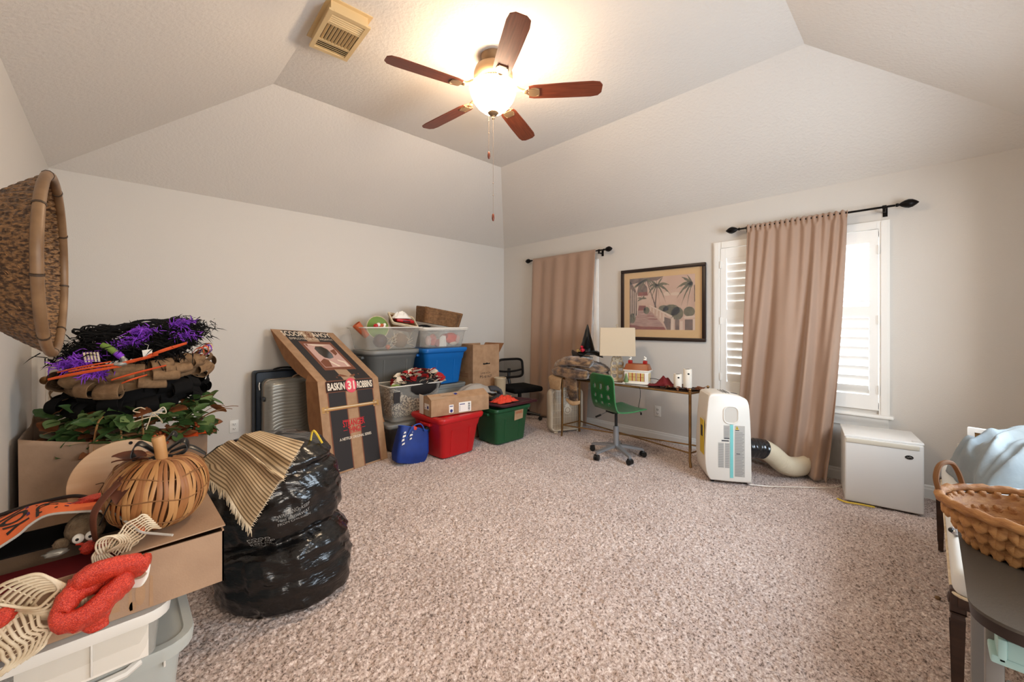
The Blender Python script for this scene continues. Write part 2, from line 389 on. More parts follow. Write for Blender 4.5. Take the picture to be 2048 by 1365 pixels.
# narrow closet door on the left wall, mostly behind the tray and the bags
dr = MB()
dr.box(XL, XL+.022, 3.70, 3.76, 0, 1.90).box(XL, XL+.022, 4.16, 4.22, 0, 1.90).box(XL, XL+.022, 3.76, 4.16, 1.84, 1.90)
d1 = struct('door_1', dr, M['white'])
part('door_panel', MB().rbox((XL+.008, 3.96, .92), (.014, .40, 1.83), .004), M['white'], d1)
part('door_knob', MB().ball((XL+.045, 3.81, .93), .026).cyl((0, 0, 0), .001, 0, .001), M['brass'], d1)

# carpet pile: one dense shaggy surface
def carpet():
    rng = np.random.default_rng(3)
    sx, sy = .0088, .0088
    nx, ny = int((XB-XL)/sx), int((YA-YN)/sy)
    X, Y = np.meshgrid(np.linspace(XL, XB, nx), np.linspace(YN, YA, ny))
    def vnoise(s, seed):
        r = np.random.default_rng(seed); gx, gy = int((XB-XL)/s)+3, int((YA-YN)/s)+3
        g = r.random((gy, gx)); fx = (X-XL)/s; fy = (Y-YN)/s; ix = fx.astype(int); iy = fy.astype(int); fx -= ix; fy -= iy
        fx = fx*fx*(3-2*fx); fy = fy*fy*(3-2*fy)
        return (g[iy, ix]*(1-fx)+g[iy, ix+1]*fx)*(1-fy)+(g[iy+1, ix]*(1-fx)+g[iy+1, ix+1]*fx)*fy
    Z = -.011+.012*rng.random((ny, nx))+.008*(vnoise(.022, 5)-.4)+.006*vnoise(.4, 6)-.004
    X = X+rng.uniform(-.0035, .0035, X.shape); Y = Y+rng.uniform(-.0035, .0035, Y.shape)
    v = np.stack([X, Y, Z], -1).reshape(-1, 3).astype(np.float32)
    i = np.arange((ny-1)*(nx-1)); r, c = i//(nx-1), i % (nx-1); a = r*nx+c
    q = np.stack([a, a+1, a+nx+1, a+nx], -1).astype(np.int32)
    me = bpy.data.meshes.new('carpet_pile'); me.vertices.add(len(v)); me.vertices.foreach_set('co', v.ravel())
    me.loops.add(q.size); me.loops.foreach_set('vertex_index', q.ravel())
    me.polygons.add(len(q)); me.polygons.foreach_set('loop_start', np.arange(0, q.size, 4, dtype=np.int32))
    me.update(calc_edges=True); me.materials.append(M['carpet'])
    tag(link('carpet_pile', me), 'beige speckled shag carpet covering the whole floor', 'carpet', kind='stuff')
carpet()

# ---------------------------------------------------------------- windows with plantation shutters
def louver_mesh(length, wd=.086):
    pts = [(wd/2*cos(2*pi*k/10), .0055*sin(2*pi*k/10)) for k in range(10)]
    return MB().loft([[(x, y, z) for x, z in pts] for y in (-length/2, length/2)])
def shutter(win, y0, y1, z0, z1, tilts, hinge_side, angle=0):
    # panel built in its own frame: x towards the room is -x
    st = .052; xm = XB-.012; h = .014
    fr = MB().box(xm-h, xm+h, y0, y0+st, z0, z1).box(xm-h, xm+h, y1-st, y1, z0, z1)
    zr = [(z0, z0+.115), (1.335, 1.425), (z1-.10, z1)]
    for a, c in zr: fr.box(xm-h+.001, xm+h-.001, y0+st, y1-st, a, c)
    f = part('shutter_panel', fr, M['shutter'], win, 0)
    lm = louver_mesh(y1-y0-2*st-.004).mesh('louver', M['shutter'], 40)
    for (a, c), tl in (((zr[1][1], zr[2][0]), tilts[0]), ((zr[0][1], zr[1][0]), tilts[1])):
        n = round((c-a)/.076); s = (c-a)/n
        for k in range(n):
            link('louver', lm, f, (xm, (y0+y1)/2, a+s*(k+.5)), (0, R(tl), 0))
    for zc in (z0+.16, (z0+z1)/2, z1-.16):
        part('hinge', MB().box(xm-h-.004, xm-h, hinge_side-.012, hinge_side+.012, zc-.035, zc+.035).cyl((xm-h-.004, hinge_side, 0), .005, zc-.035, zc+.035, 8), M['white'], f)
def window(name, W, tl, tr):
    y0, y1, z0, z1 = W; cw = .062
    b = MB()
    for a, c, e, g in ((y0-cw, y0, z0-.03, z1+cw), (y1, y1+cw, z0-.03, z1+cw), (y0, y1, z1, z1+cw)):
        b.box(XB-.022, XB+.0, a, c, e, g); b.box(XB-.028, XB-.022, a+.012, c-.012, e, g-.012)
    w_ = struct(name, b, M['white'])
    part('window_sill', MB().rbox((XB-.02, (y0+y1)/2, z0-.04), (.085, y1-y0+2*cw+.05, .026), .008), M['white'], w_)
    ap = [(0, 0), (.045, 0), (.04, .03), (.022, .05), (.018, .085), (0, .09)]
    part('apron', MB().loft([[(XB-x, y, z0-.055-z) for x, z in ap] for y in (y0-cw+.005, y1+cw-.005)]), M['white'], w_)
    fr = MB(); fx0, fx1 = XB+.07, XB+.11
    for a, c, e, g in ((y0, y0+.045, z0, z1), (y1-.045, y1, z0, z1), (y0, y1, z0, z0+.05), (y0, y1, z1-.05, z1), (y0, y1, (z0+z1)/2-.025, (z0+z1)/2+.025)): fr.box(fx0, fx1, a, c, e, g)
    f = part('sash', fr, M['white'], w_, 0)
    part('pane', MB().box(XB+.088, XB+.092, y0+.02, y1-.02, z0+.02, z1-.02), M['glass'], f, 0)
    ym = (y0+y1)/2
    shutter(w_, ym+.002, y1-.004, z0+.004, z1-.004, tl, y1-.004)
    shutter(w_, y0+.004, ym-.002, z0+.004, z1-.004, tr, y0+.004)
    return w_
window('window_1', W1, (70, 72), (35, 60))
window('window_2', W2, (78, 76), (14, 58))
# casing of the added fill window behind the camera
b = MB()
for a, c, e, g in ((W3[0]-.06, W3[0], W3[2]-.06, W3[3]+.06), (W3[1], W3[1]+.06, W3[2]-.06, W3[3]+.06), (W3[0], W3[1], W3[3], W3[3]+.06), (W3[0], W3[1], W3[2]-.06, W3[2])): b.box(a, c, YN, YN+.02, e, g)
struct('fill_window', b, M['white'])
b = MB()
for a, c, g in ((D2[0]-.06, D2[0], D2[2]+.06), (D2[1], D2[1]+.06, D2[2]+.06)): b.box(a, c, YN, YN+.02, 0, g)
b.box(D2[0], D2[1], YN, YN+.02, D2[2], D2[2]+.06); struct('fill_doorway', b, M['white'])  # casing of the added doorway, out of view, that lets the warm fill in

# ---------------------------------------------------------------- curtain rods and curtains
RX, RZ = XB-.085, 2.18
def finial(mb, y, s):
    prof = [(.0, 0), (.011, .002), (.013, .012), (.008, .022), (.017, .034), (.026, .052), (.031, .072), (.027, .092), (.016, .110), (.006, .122), (.001, .126)]
    n = 20; loops = []
    for r, q in prof: loops.append([(RX+r*(1+.07*cos(8*2*pi*k/n*1))*cos(2*pi*k/n), y+s*q, RZ+r*(1+.07*cos(8*2*pi*k/n))*sin(2*pi*k/n)) for k in range(n)])
    mb.loft(loops)
def rod(y0, y1, label):
    t = thing('curtain_rod', label, 'curtain rod', (RX, (y0+y1)/2, RZ), group=None)
    off = Vector((RX, (y0+y1)/2, RZ)); mx = Matrix.Translation(-off)
    part('rod', MB().tube([(RX, y0, RZ), (RX, y1, RZ)], .0085, 12, mx=mx), M['iron'], t)
    for y, s in ((y0, -1), (y1, 1)):
        mb = MB(); finial(mb, y, s); mb2 = MB(); mb2.add(mb.v, mb.f, mx); part('finial', mb2, M['iron'], t)
    for y in (y0+.06, y1-.06):
        part('bracket', MB().box(RX-.012, RX+.012, y-.007, y+.007, RZ-.04, RZ-.009, mx).box(RX-.006, XB, y-.006, y+.006, RZ-.036, RZ-.024, mx).box(XB-.005, XB, y-.014, y+.014, RZ-.06, RZ+.01, mx).tube([(RX, y-.012, RZ), (RX, y+.012, RZ)], .014, 12, mx=mx), M['iron'], t)
    return t
rod(2.70, 3.86, 'dark iron rod with round finials holding the far left curtain')
rod(.165, 1.215, 'black iron rod with fluted finials above the shuttered bright window')
def curtain1(u, v):
    y = lerp(3.83, 2.80, u); y = lerp(y, lerp(3.86, 2.92, u), v)
    a = .014+.012*v
    x = RX-.012 - a*(sin(u*2*pi*5.2+1.1*sin(v*2))*.6+.5*sin(u*2*pi*2.3+2)) - .02*v
    if v < .03: x = RX-.012-.35*(x-RX+.012)*-1
    z = lerp(RZ+.018, .015, v)
    return (min(x, RX-.002) if v < .05 else x, y, z)
def curtain2(u, v):
    yt = lerp(1.155, .44, u); yb = lerp(1.235, .555, u**.9)
    y = lerp(yt, yb, v**1.5) + .05*v*(1-v)*sin(u*9)
    k = min(1, v*1.7); w_ = u+.05*sin(u*5+1)+.10*v*(1-.4*u)
    x = RX-.020 - (1-k*.75)*.012*sin(w_*2*pi*10.5+1) - k*(.030*sin(w_*2*pi*4.6+.6)+.016*sin(w_*2*pi*7.4+2.5*v)+.010*sin(w_*2*pi*2.2)) - .045*v
    bulge = max(0, min(1, (v-.72)/.28))*max(0, min(1, (u-.42)/.4))
    x -= .10*bulge*bulge*(1+.5*nz(u*6, v*6, 2))
    x += bulge*.04*nz(u*9, v*12, 5)
    x = min(x, XB-.074)
    if v < .03: x = RX-.012 - .010*sin(u*2*pi*19)
    z = lerp(RZ+.02+.006*sin(u*2*pi*17)*(v < .02), .02+.035*(1-u), v)
    return (x, y, z)
def curtain(fn, label, nu, nv):
    mb = MB(); mb.grid(nu, nv, fn)
    o = part('curtain', mb, M['curtain'], None, 'all'); thick(o, .003); tag(o, label, 'curtain')
    return o
curtain(curtain1, 'flat taupe curtain panel near the room corner behind the black office chair', 90, 60)
curtain(curtain2, 'pleated taupe curtain panel covering the middle of the bright shuttered window', 170, 90)

# ---------------------------------------------------------------- outlets and wall bits
def outlet(label, loc, rz, plug=False):
    t = thing('wall_outlet', label, 'outlet', loc, rz)     # local: plate faces -y
    part('cover_plate', MB().rbox((0, -.003, 0), (.072, .006, .117), .004), M['outlet'], t)
    for z in (-.021, .021):
        s = part('socket', MB().rbox((0, -.0065, z), (.034, .004, .029), .004), M['outlet'], t)
        part('slot', MB().box(-.009, -.006, -.0095, -.0084, z-.006, z+.007).box(.006, .009, -.0095, -.0084, z-.005, z+.006).cyl((0, 0, 0), .003, -.0095, -.0084, 8, rmx((0, 0, z-.009), (pi/2, 0, 0)) @ rmx((0, 0, .018))), M['dark'], s, 0)
    return t
outlet('white double outlet on the back wall left of the suitcases', (.805, YA-.001, .316), 0)
outlet('white double outlet on the right wall below the glass desk', (XB-.001, 2.057, .316), -pi/2)
outlet('white double outlet on the right wall behind the cork board', (XB-.001, -.185, .375), -pi/2)

# ---------------------------------------------------------------- ceiling fan
FX, FY = 1.80, 1.975
fan = thing('ceiling_fan', 'five-blade ceiling fan with lit frosted bowl lamp, running under the tray ceiling', 'ceiling fan', (FX, FY, HT))
part('canopy', MB().lathe([(.03, -.075), (.045, -.07), (.075, -.03), (.082, 0)], 28), M['nickel'], fan)
part('motor_housing', MB().lathe([(.03, -.06), (.09, -.066), (.118, -.085), (.128, -.115), (.128, -.14), (.112, -.165), (.10, -.17)], 36), M['nickel'], fan)
mv = MB()
for k in range(40):
    a = 2*pi*k/40; mv.box(.058, .106, -.0022, .0022, -.179, -.168, Matrix.Rotation(a, 4, 'Z'))
part('motor_vents', mv, M['pewter'], fan, 0)
part('switch_housing', MB().lathe([(.05, -.165), (.062, -.17), (.066, -.19), (.055, -.205)], 28), M['nickel'], fan)
part('bowl_light_shield', MB().lathe([(.055, -.188), (.118, -.192), (.118, -.197), (.055, -.197)], 32), M['nickel'], fan)  # added disc, blocks the bowl's upward light from motor and ceiling
bowl = [(.06, -.199), (.125, -.201), (.153, -.206), (.156, -.216), (.149, -.245), (.132, -.29), (.102, -.33), (.064, -.362), (.03, -.375), (.012, -.378)]
part('light_bowl', MB().lathe(bowl, 40), M['bowl'], fan, 'all')
part('finial', MB().lathe([(.034, -.366), (.037, -.374), (.028, -.384), (.012, -.392), (.008, -.402), (.010, -.41), (.004, -.418)], 20), M['nickel'], fan)
bl = MB(); ol = [(.235, -.048), (.27, -.056), (.45, -.062), (.64, -.064), (.685, -.056), (.705, -.03), (.705, .03), (.685, .056), (.64, .064), (.45, .062), (.27, .056), (.235, .048)]
bl.prism(ol, -.003, .003); blm = bl.mesh('blade', M['wood'], 0)
ir = MB(); ir.tube(bez((.10, 0, .045), (.15, 0, .05), (.17, 0, .01), (.225, 0, .006), 8), [.014]*5+[.011]*4, 8)
for s in (-1, 1): ir.tube(bez((.20, 0, .006), (.23, s*.02, .006), (.24, s*.05, .004), (.30, s*.026, -.006), 8), .006, 6)
ir.ball((.215, 0, .004), (.02, .016, .012)).box(.235, .305, -.03, .03, -.0075, -.003)
irm = ir.mesh('blade_iron', M['nickel'], 50)
for k in range(5):
    bo = link('blade', blm, fan, (0, 0, -.237), (R(9), 0, 0)); bo.rotation_mode = 'XYZ'
    bo.matrix_local = Matrix.Translation((0, 0, -.248)) @ Matrix.Rotation(R(-49+72*k), 4, 'Z') @ Matrix.Rotation(R(-11), 4, 'X')
    link('blade_iron', irm, bo)
for n_, (dx, dy), z1 in ((0, (-.024, .016), -.63), (1, (-.005, -.005), -1.04)):
    ch = MB().tube([(dx, dy, -.40 if n_ else -.2), (dx, dy, z1)], .0012, 5)
    for zz in (z1+.12, z1+.2): ch.ball((dx, dy, zz), .004, 8, 5)
    c_ = part('pull_chain', ch, M['pewter'], fan)
    part('chain_fob', MB().lathe([(.003, z1), (.007, z1-.006), (.0095, z1-.03), (.006, z1-.046), (.001, z1-.05)], 12, (dx, dy, 0)), M['wood'], c_)

# ceiling register: drop box with three banks of louvers
rg = thing('ceiling_register', 'cream metal air register box hanging from the ceiling tray edge', 'air vent', (.955, 2.405, HT), R(-3))
rw, rl, rh = .205, .36, .062
part('duct_box', MB().box(-rw/2, rw/2, -rl/2, rl/2, -rh+.004, -.001).box(-rw/2-.022, rw/2+.022, -rl/2-.022, rl/2+.022, -.006, 0), M['vent'], rg, 0)
fr = MB()
for a in (-1, 1): fr.box(a*rw/2-.012, a*rw/2+.012, -rl/2-.012, rl/2+.012, -rh-.008, -rh+.004).box(-rw/2+.012, rw/2-.012, a*rl/2-.014, a*rl/2+.012, -rh-.008, -rh+.004)
for y in (-.085, .085): fr.box(-rw/2+.012, rw/2-.012, y-.006, y+.006, -rh-.007, -rh+.003)
part('face_frame', fr, M['vent'], rg, 0)
part('throat', MB().box(-rw/2+.01, rw/2-.01, -rl/2+.01, rl/2-.01, -rh+.0035, -rh+.005), M['dark'], rg, 0)
lv1 = MB().box(-rw/2+.012, rw/2-.012, -.008, .008, -.0008, .0008).mesh('louver', M['vent']); lv2 = MB().box(-.008, .008, -.078, .078, -.0008, .0008).mesh('louver', M['vent'])
for s in (-1, 1):
    for k in range(4): link('louver', lv1, rg, (0, s*(.103+.017*k), -rh-.001), (R(s*45), 0, 0))
for k in range(9): link('louver', lv2, rg, (-.078+.0195*k, 0, -rh-.001), (0, R(48), 0))
# ================================================================ left foreground
# ---- oval bamboo basket hung on the left wall
bk = thing('bamboo_basket', 'large oval woven bamboo basket with bamboo pole rim hung on the left wall', 'basket', (-.312, 1.71, 1.447))
BA, BBz, BD = .325, .245, .215       # half length, half height, bowl depth
def dome(u, v):
    a = u*2*pi; r = v
    h = BD*(1-r**1.9)*.9
    wv = .0045*(sin(a*60)*sin(v*70))
    return (.18-h-wv-.0, BA*r*cos(a), BBz*r*sin(a))
mb = MB(); mb.grid(260, 90, lambda u, v: dome(u, .02+.98*v)); o = part('woven_bowl', mb, M['weave'], bk, 'all'); thick(o, .006)
sm = MB(); rnd = random.Random(2)
for k in range(420):      # loose flat ends of the weave catching light
    a, r = rnd.uniform(0, 2*pi), rnd.uniform(.25, .99); p = Vector(dome(a/2/pi, r)); q = Vector(dome(a/2/pi+.006, r+.02))
    d = (q-p).normalized()*.011; s_ = Vector((-.002, .002, .003))
    sm.add([p+s_-Vector((.004, 0, 0)), p+d-Vector((.006, 0, 0)), p+d-s_-Vector((.007, 0, 0))], [(0, 1, 2)])
tag(part('weave_ends', sm, M['rattan2'], bk, 0), kind='stuff')
for x_, sc, n_ in ((.182, 1.0, 9),):
    for k in range(n_):
        a0, a1 = 2*pi*k/n_+x_*3, 2*pi*(k+1)/n_+x_*3
        pts = [(x_, BA*sc*cos(lerp(a0, a1, t/8)), BBz*sc*sin(lerp(a0, a1, t/8))) for t in range(9)]
        s_ = part('bamboo_rim', MB().tube(pts, .0115, 10), M['bamboo'], bk)
        part('bamboo_node', MB().tube([pts[0], pts[1][:1]+tuple(lerp(pts[0][i], pts[1][i], .25) for i in (1, 2))], .0130, 10), M['nodec'], s_)
part('hanging_wire', MB().tube([(-.067, .9, .36), (-.05, .75, .31), (-.02, .2, .2), (.05, .05, .14)], .004, 6), M['dark'], bk)

# ---- stacked storage boxes under the open carton
def lid_box(t, cx, cy, wd, dp, z0, z1, m_body, m_lid, lid_h=.032, r=.04, taper=.93, over=.012, lid=True, rim=.012):
    lp = [rr(wd*taper, dp*taper, r, z0, 5, cx, cy), rr(wd, dp, r, z1, 5, cx, cy)]
    lp += [rr(wd+2*rim, dp+2*rim, r+rim, z1, 5, cx, cy), rr(wd+2*rim, dp+2*rim, r+rim, z1+.008, 5, cx, cy), rr(wd-.006, dp-.006, r, z1+.008, 5, cx, cy), rr(wd*taper-.006, dp*taper-.006, r, z0+.004, 5, cx, cy)]
    b = part('body', MB().loft(lp), m_body, t)
    if lid:
        e = rim+over; lz = z1+.004
        ll = [rr(wd+2*e, dp+2*e, r+e, lz-lid_h*.6, 5, cx, cy), rr(wd+2*e+.006, dp+2*e+.006, r+e, lz, 5, cx, cy), rr(wd+2*e, dp+2*e, r+e, lz+.010, 5, cx, cy), rr(wd+2*e-.05, dp+2*e-.05, r, lz+.012, 5, cx, cy), rr(wd+2*e-.06, dp+2*e-.06, r, lz+.006, 5, cx, cy)]
        part('lid', MB().loft(ll), m_lid, t)
    return b
t = thing('storage_tote', 'grey translucent storage tote with wide rounded lid on the carpet, bottom of the left stack', 'storage bin', (-.08, 1.92, 0))
lid_box(t, 0, 0, .48, .52, .0, .262, M['frost'], M['frost'], .05, .06, .90, .016)
part('contents', MB().rbox((0, 0, .10), (.36, .40, .17), .03), M['label'], t)
part('lid_handle', MB().tube([(-.16, -.285, .27), (-.13, -.302, .262), (0, -.306, .26), (.10, -.302, .262), (.13, -.285, .27)], .013, 8), M['lidwhite'], t)
for x in (-.12, .07, .19): part('lid_rib', MB().rbox((x, -.258, .235), (.006, .02, .06), .002), M['lidwhite'], t)
t = thing('storage_box', 'flat clear storage box with white lid between grey tote and open carton', 'storage bin', (-.13, 1.83, .285))
lid_box(t, 0, 0, .46, .46, 0, .135, M['clear'], M['lidwhite'], .036, .04, .95, .010)
part('folded_cloth', MB().rbox((-.01, -.01, .035), (.40, .40, .055), .02), M['label'], t)
part('paper_sheet', MB().box(-.06, .20, -.2195, -.2185, .005, .10), M['paper'], t)
part('dark_item', MB().rbox((0, -.03, .095), (.38, .36, .03), .01), M['greycloth'], t)
for x in (-.1, .08): part('box_rib', MB().rbox((x, -.226, .06), (.005, .006, .09), .002), M['lidwhite'], t)

ct = thing('cardboard_box', 'long flat open cardboard box carrying the rattan pumpkin and halloween bag', 'box', (0, 0, .455))
x0, x1, y0, y1, h = -.345, .252, 1.568, 1.985, .165
part('box_wall', MB().box(x0, x1, y0, y0+.005, 0, h-.004), M['card_pale'], ct); part('box_wall', MB().box(x1-.005, x1, y0, y1, 0, h), M['card_pale'], ct)
part('box_wall', MB().box(x0, x1, y1-.005, y1, 0, h), M['card_pale'], ct); part('box_wall', MB().box(x0, x0+.005, y0, y1, 0, h), M['card_pale'], ct)
part('box_bottom', MB().box(x0+.005, x1-.005, y0+.005, y1-.005, 0, .004), M['card_in'], ct)
part('box_flap', MB().add([(.01, y0+.004, h+.003), (x1+.003, y0-.004, h+.012), (x1+.003, y1, h+.004), (.01, y1, h+.002), (.01, y0+.004, h+.007), (x1+.003, y0-.004, h+.016), (x1+.003, y1, h+.008), (.01, y1, h+.006)], [(3,2,1,0),(4,5,6,7),(0,1,5,4),(1,2,6,5),(2,3,7,6),(3,0,4,7)]), M['card_pale'], ct)
part('dark_liner', MB().box(x0+.01, .008, 1.80, y1-.01, h-.002, h+.002), M['blackcloth'], ct)
part('box_filling', MB().box(x0+.01, .02, y0+.02, 1.80, h-.05, h-.045), M['darkred'], ct)
mp = plane_map((-.065, y0, .0), (.16, 0, 0), (0, 0, .10))
quad('packing_label', mp, [(.0, .2, .45, .98)], M['cardboard'], ct)
shape('carton_print', mp, [circ(.72, .5, .07, .35, 12), [(.56, .1), (.62, .1), (.60, .8), (.57, .8)], [(.84, .05), (.9, .05), (.89, .9), (.85, .95)], circ(.62, .2, .05, .15, 10)], M['cardboard'], ct)
quad('carton_slit', plane_map((-.0672, y0, .018), (.002, 0, 0), (0, 0, .035)), [(0, 0, 1, 1)], M['dark'], ct)

# ---- halloween treat bag lying open on the carton
mouth = [(-.29,1.79,.628),(-.208,1.788,.678),(-.18,1.789,.704),(-.146,1.784,.722),(-.089,1.757,.722),(-.019,1.718,.714),(.019,1.64,.700),(.045,1.585,.684),(.060,1.572,.676)]
backc = [(-.335,2.06,.640),(-.29,2.06,.655),(-.22,2.06,.668),(-.15,2.04,.675),(-.10,2.02,.666),(-.05,1.97,.655),(-.01,1.88,.655),(.045, 1.68, .664), (.060, 1.590, .668)]
mo, ba = spline(mouth, 4), spline(backc, 4)
def bagmap(u, v, k=1):
    n = len(mo)-1; i = min(int(max(u, 0)*n), n-1); f = min(max(u, 0), 1)*n-i
    p = mo[i].lerp(mo[i+1], f).lerp(ba[i].lerp(ba[i+1], f), v)
    p.z += .022*sin(pi*min(max(v, 0), 1))*(1-.4*u)+.007*sin(u*17+v*5)*sin(pi*min(max(v, 0), 1)); return p+Vector((0, -.0006, .0014))*k
tb = thing('treat_bag', 'orange halloween treat bag with black lettering lying open on the carton', 'bag', (0, 0, 0))
mb = MB(); mb.grid(40, 14, lambda u, v: bagmap(u, v, 0)); part('bag_panel', mb, M['orangecloth'], tb, 'all')
mb = MB(); mb.grid(40, 14, lambda u, v: bagmap(u, v, -2.5)); part('lining', mb, M['dark'], tb, 'all')
part('bag_hem', MB().tube([p+Vector((0, -.002, 0)) for p in mo]+[Vector((.119, 1.517, .668))], .0035, 6), M['label'], tb)
tx = lambda a, b: bagmap(lerp(.42, .10, b), lerp(.04, .92, a), 1)
text('lettering', 'YOU', tx, .06, .52, .86, .98, M['blackprint'], tb, .02); text('lettering', 'TRICK', tx, .06, .0, .94, .40, M['blackprint'], tb, .02)
shape('purple_shadow', bagmap, [[(.19, .52), (.215, .5), (.215, .85), (.2, .85)], [(.24, .3), (.26, .3), (.26, .6), (.245, .6)], [(.36, .4), (.385, .45), (.385, .8), (.37, .8)], [(.45, .2), (.47, .2), (.48, .6), (.455, .5)]], M['purpleprint'], tb)
hp = spline([(-.30, 2.03, .668), (-.24, 2.04, .680), (-.17, 2.035, .690), (-.11, 2.0, .700), (-.07, 1.95, .700), (-.05, 1.90, .698)], 6)
part('bag_handle', MB().tube(hp, .006, 6), M['blackprint'], tb)
# contents in the mouth of the bag
ty = thing('monster_toy', 'fuzzy brown toy head with big round eyes inside the halloween bag', 'toy', (-.069, 1.80, .652))
mb = MB()
mb.loft([[((.046*sin(pi*i/16)*(1+.06*nz(i, j*.9, 1)))*cos(2*pi*j/24), .042*sin(pi*i/16)*sin(2*pi*j/24), -.050*cos(pi*i/16)*(1+.04*nz(j, i, 3))) for j in range(24)] for i in range(1, 16)])
part('head', mb, M['plush'], ty, 'all')
for s in (-1, 1):
    e = part('eye', MB().ball((s*.0135, -.045, -.012), (.0135, .009, .0145), 14, 10), M['eye'], ty, 'all')
    part('pupil', MB().ball((s*.0135-.002, -.0535, -.011), .0042, 8, 6), M['pupil'], e, 'all')
part('mouth', MB().tube([(-.018, -.044, -.026), (0, -.048, -.032), (.018, -.044, -.026)], .004, 6), M['redcloth'], ty)
def lump(name, label, cat, loc, r, m, amp=.15, sc=(1,1,1), group=None):
    mb = MB(); n = 18
    mb.loft([[(r*sc[0]*sin(pi*i/12)*cos(2*pi*j/n)*(1+amp*nz(i*.8, cos(2*pi*j/n)*2, sin(2*pi*j/n)*2+loc[0]*9)), r*sc[1]*sin(pi*i/12)*sin(2*pi*j/n)*(1+amp*nz(i*.8, cos(2*pi*j/n)*2, 4)), -r*sc[2]*cos(pi*i/12)) for j in range(n)] for i in range(1, 12)])
    return tag(part(name, mb, m, None, 'all', loc=loc), label, cat, group)
lump('foam_ball', 'small brown ball beside the toy with round eyes', 'ball', (-.119, 1.775, .628), .018, M['plush'])
lump('silver_ornament', 'crumpled silver leaf ornament under the brown ball in the bag', 'ornament', (-.126, 1.735, .622), .02, M['silver'], .5, (1.2, .8, .5))
lump('red_bauble', 'shiny red bauble below the toy in the open carton', 'bauble', (-.06, 1.715, .62), .018, M['redmesh'], .3)
lump('red_candy_bow', 'small red bow at the right side of the toy in the bag', 'bow', (-.022, 1.69, .628), .017, M['redmesh'], .6)
lump('orange_mesh_pouf', 'orange glitter pouf behind the mouth of the halloween bag', 'decoration', (-.045, 1.91, .70), .038, M['redmesh'], .5, (1.4, .8, .45))

# ---- mesh bows hanging over the carton front
def ribbon_strip(mb, pts, wd, side, lines=6, r=.0022):
    P = spline(pts, 8); side = Vector(side)
    for k in range(lines):
        o_ = side*(wd*(k/(lines-1)-.5)); mb.tube([p+o_*(1+.12*sin(i*.5)) for i, p in enumerate(P)], r, 5)
    for i in range(0, len(P), 3): mb.tube([P[i]-side*wd*.5, P[i]+side*wd*.5], r*.4, 4)
def jute_bow(label, loc, s, seed, parts):
    t = thing('mesh_bow', label, 'bow', loc)
    for nm, pts, wd, side in parts:
        mb = MB(); ribbon_strip(mb, [(Vector(p)*s) for p in pts], wd*s, Vector(side).normalized(), 8 if nm != 'knot' else 5, .0040*s/.1); part(nm, mb, M['mesh_cream'], t, 'all')
    return t
jb = jute_bow('large cream jute mesh bow hanging over the left end of the carton', (-.165, 1.535, .585), .1, 1,
  [('bow_loop', [(-.35, 0, .1), (.1, -.35, .62), (.62, -.45, .55), (.85, -.35, .05), (.55, -.3, -.25), (-.1, -.05, -.02)], .85, (.5, .15, -.62)),
   ('bow_loop', [(-.3, 0, .2), (-.75, -.3, .75), (-1.0, -.2, .35), (-.7, -.2, -.1), (-.3, 0, .0)], .6, (.3, .3, -.7)),
   ('bow_tail', [(-.25, -.1, 0), (-.05, -.3, -.5), (.12, -.3, -.75), (.05, -.26, -1.05), (-.18, -.28, -1.25)], .75, (1, .15, .35)),
   ('bow_tail', [(-.3, -.05, 0), (-.65, -.3, -.5), (-.85, -.3, -.9), (-1.05, -.22, -1.2)], .6, (1, .1, .2)),
   ('knot', [(-.5, -.12, .1), (-.32, -.2, .02), (-.2, -.12, -.1)], .3, (.5, 0, .8))])
lump('red_ribbon_knot', 'red ribbon knot at the centre of the large jute bow', 'bow', (-.198, 1.513, .588), .022, M['redmesh'], .5)
jute_bow('small curled cream jute mesh bow lying beside the toy on the carton', (.005, 1.60, .648), .062, 2,
  [('bow_loop', [(-.3, 0, -.2), (-.35, -.2, .5), (.15, -.25, .55), (.35, -.2, .1), (-.05, 0, -.2)], .9, (.7, .5, -.3)),
   ('bow_tail', [(-.1, -.1, -.35), (.2, -.2, .25), (.55, -.25, .6), (.95, -.25, .85), (1.25, -.2, .75)], .95, (.45, .1, -.7)),
   ('bow_tail', [(-.4, -.05, .15), (-.6, -.1, -.15), (-.5, -.15, -.5)], .6, (.8, .3, .1))])
rb = thing('red_bow', 'shiny red glitter mesh bow hanging over the carton front', 'bow', (-.028, 1.535, .582))
def softloop(pts, wd, side, thickr):
    P = spline(pts, 8); side = Vector(side).normalized(); mb = MB(); n = 14; loops = []
    for i, p in enumerate(P):
        tdir = (P[min(i+1, len(P)-1)]-P[max(i-1, 0)]).normalized(); nn = tdir.cross(side).normalized()
        w_ = wd*(.7+.3*sin(pi*i/(len(P)-1)))
        loops.append([p+side*w_*.5*cos(2*pi*k/n)+nn*thickr*sin(2*pi*k/n)*(1+.35*nz(i*.5, k*.8, wd*9)) for k in range(n)])
    return mb.loft(loops)
part('bow_loop', softloop([(-.01, 0, 0), (-.05, -.04, .035), (-.005, -.055, .06), (.05, -.045, .052), (.085, -.03, .035), (.05, -.01, .015), (0, 0, 0)], .078, (.1, .6, -.9), .020), M['redmesh'], rb, 'all')
part('bow_loop', softloop([(0, 0, 0), (-.05, -.045, .02), (-.072, -.05, -.035), (-.03, -.055, -.045), (.02, -.05, -.01), (.045, -.04, .012), (.02, -.01, .01)], .080, (.2, .5, -.8), .022), M['redmesh'], rb, 'all')
part('bow_tail', softloop([(.0, -.02, -.02), (-.005, -.045, -.05), (-.012, -.04, -.078), (-.005, -.035, -.098)], .055, (1, .1, .1), .008), M['redmesh'], rb, 'all')
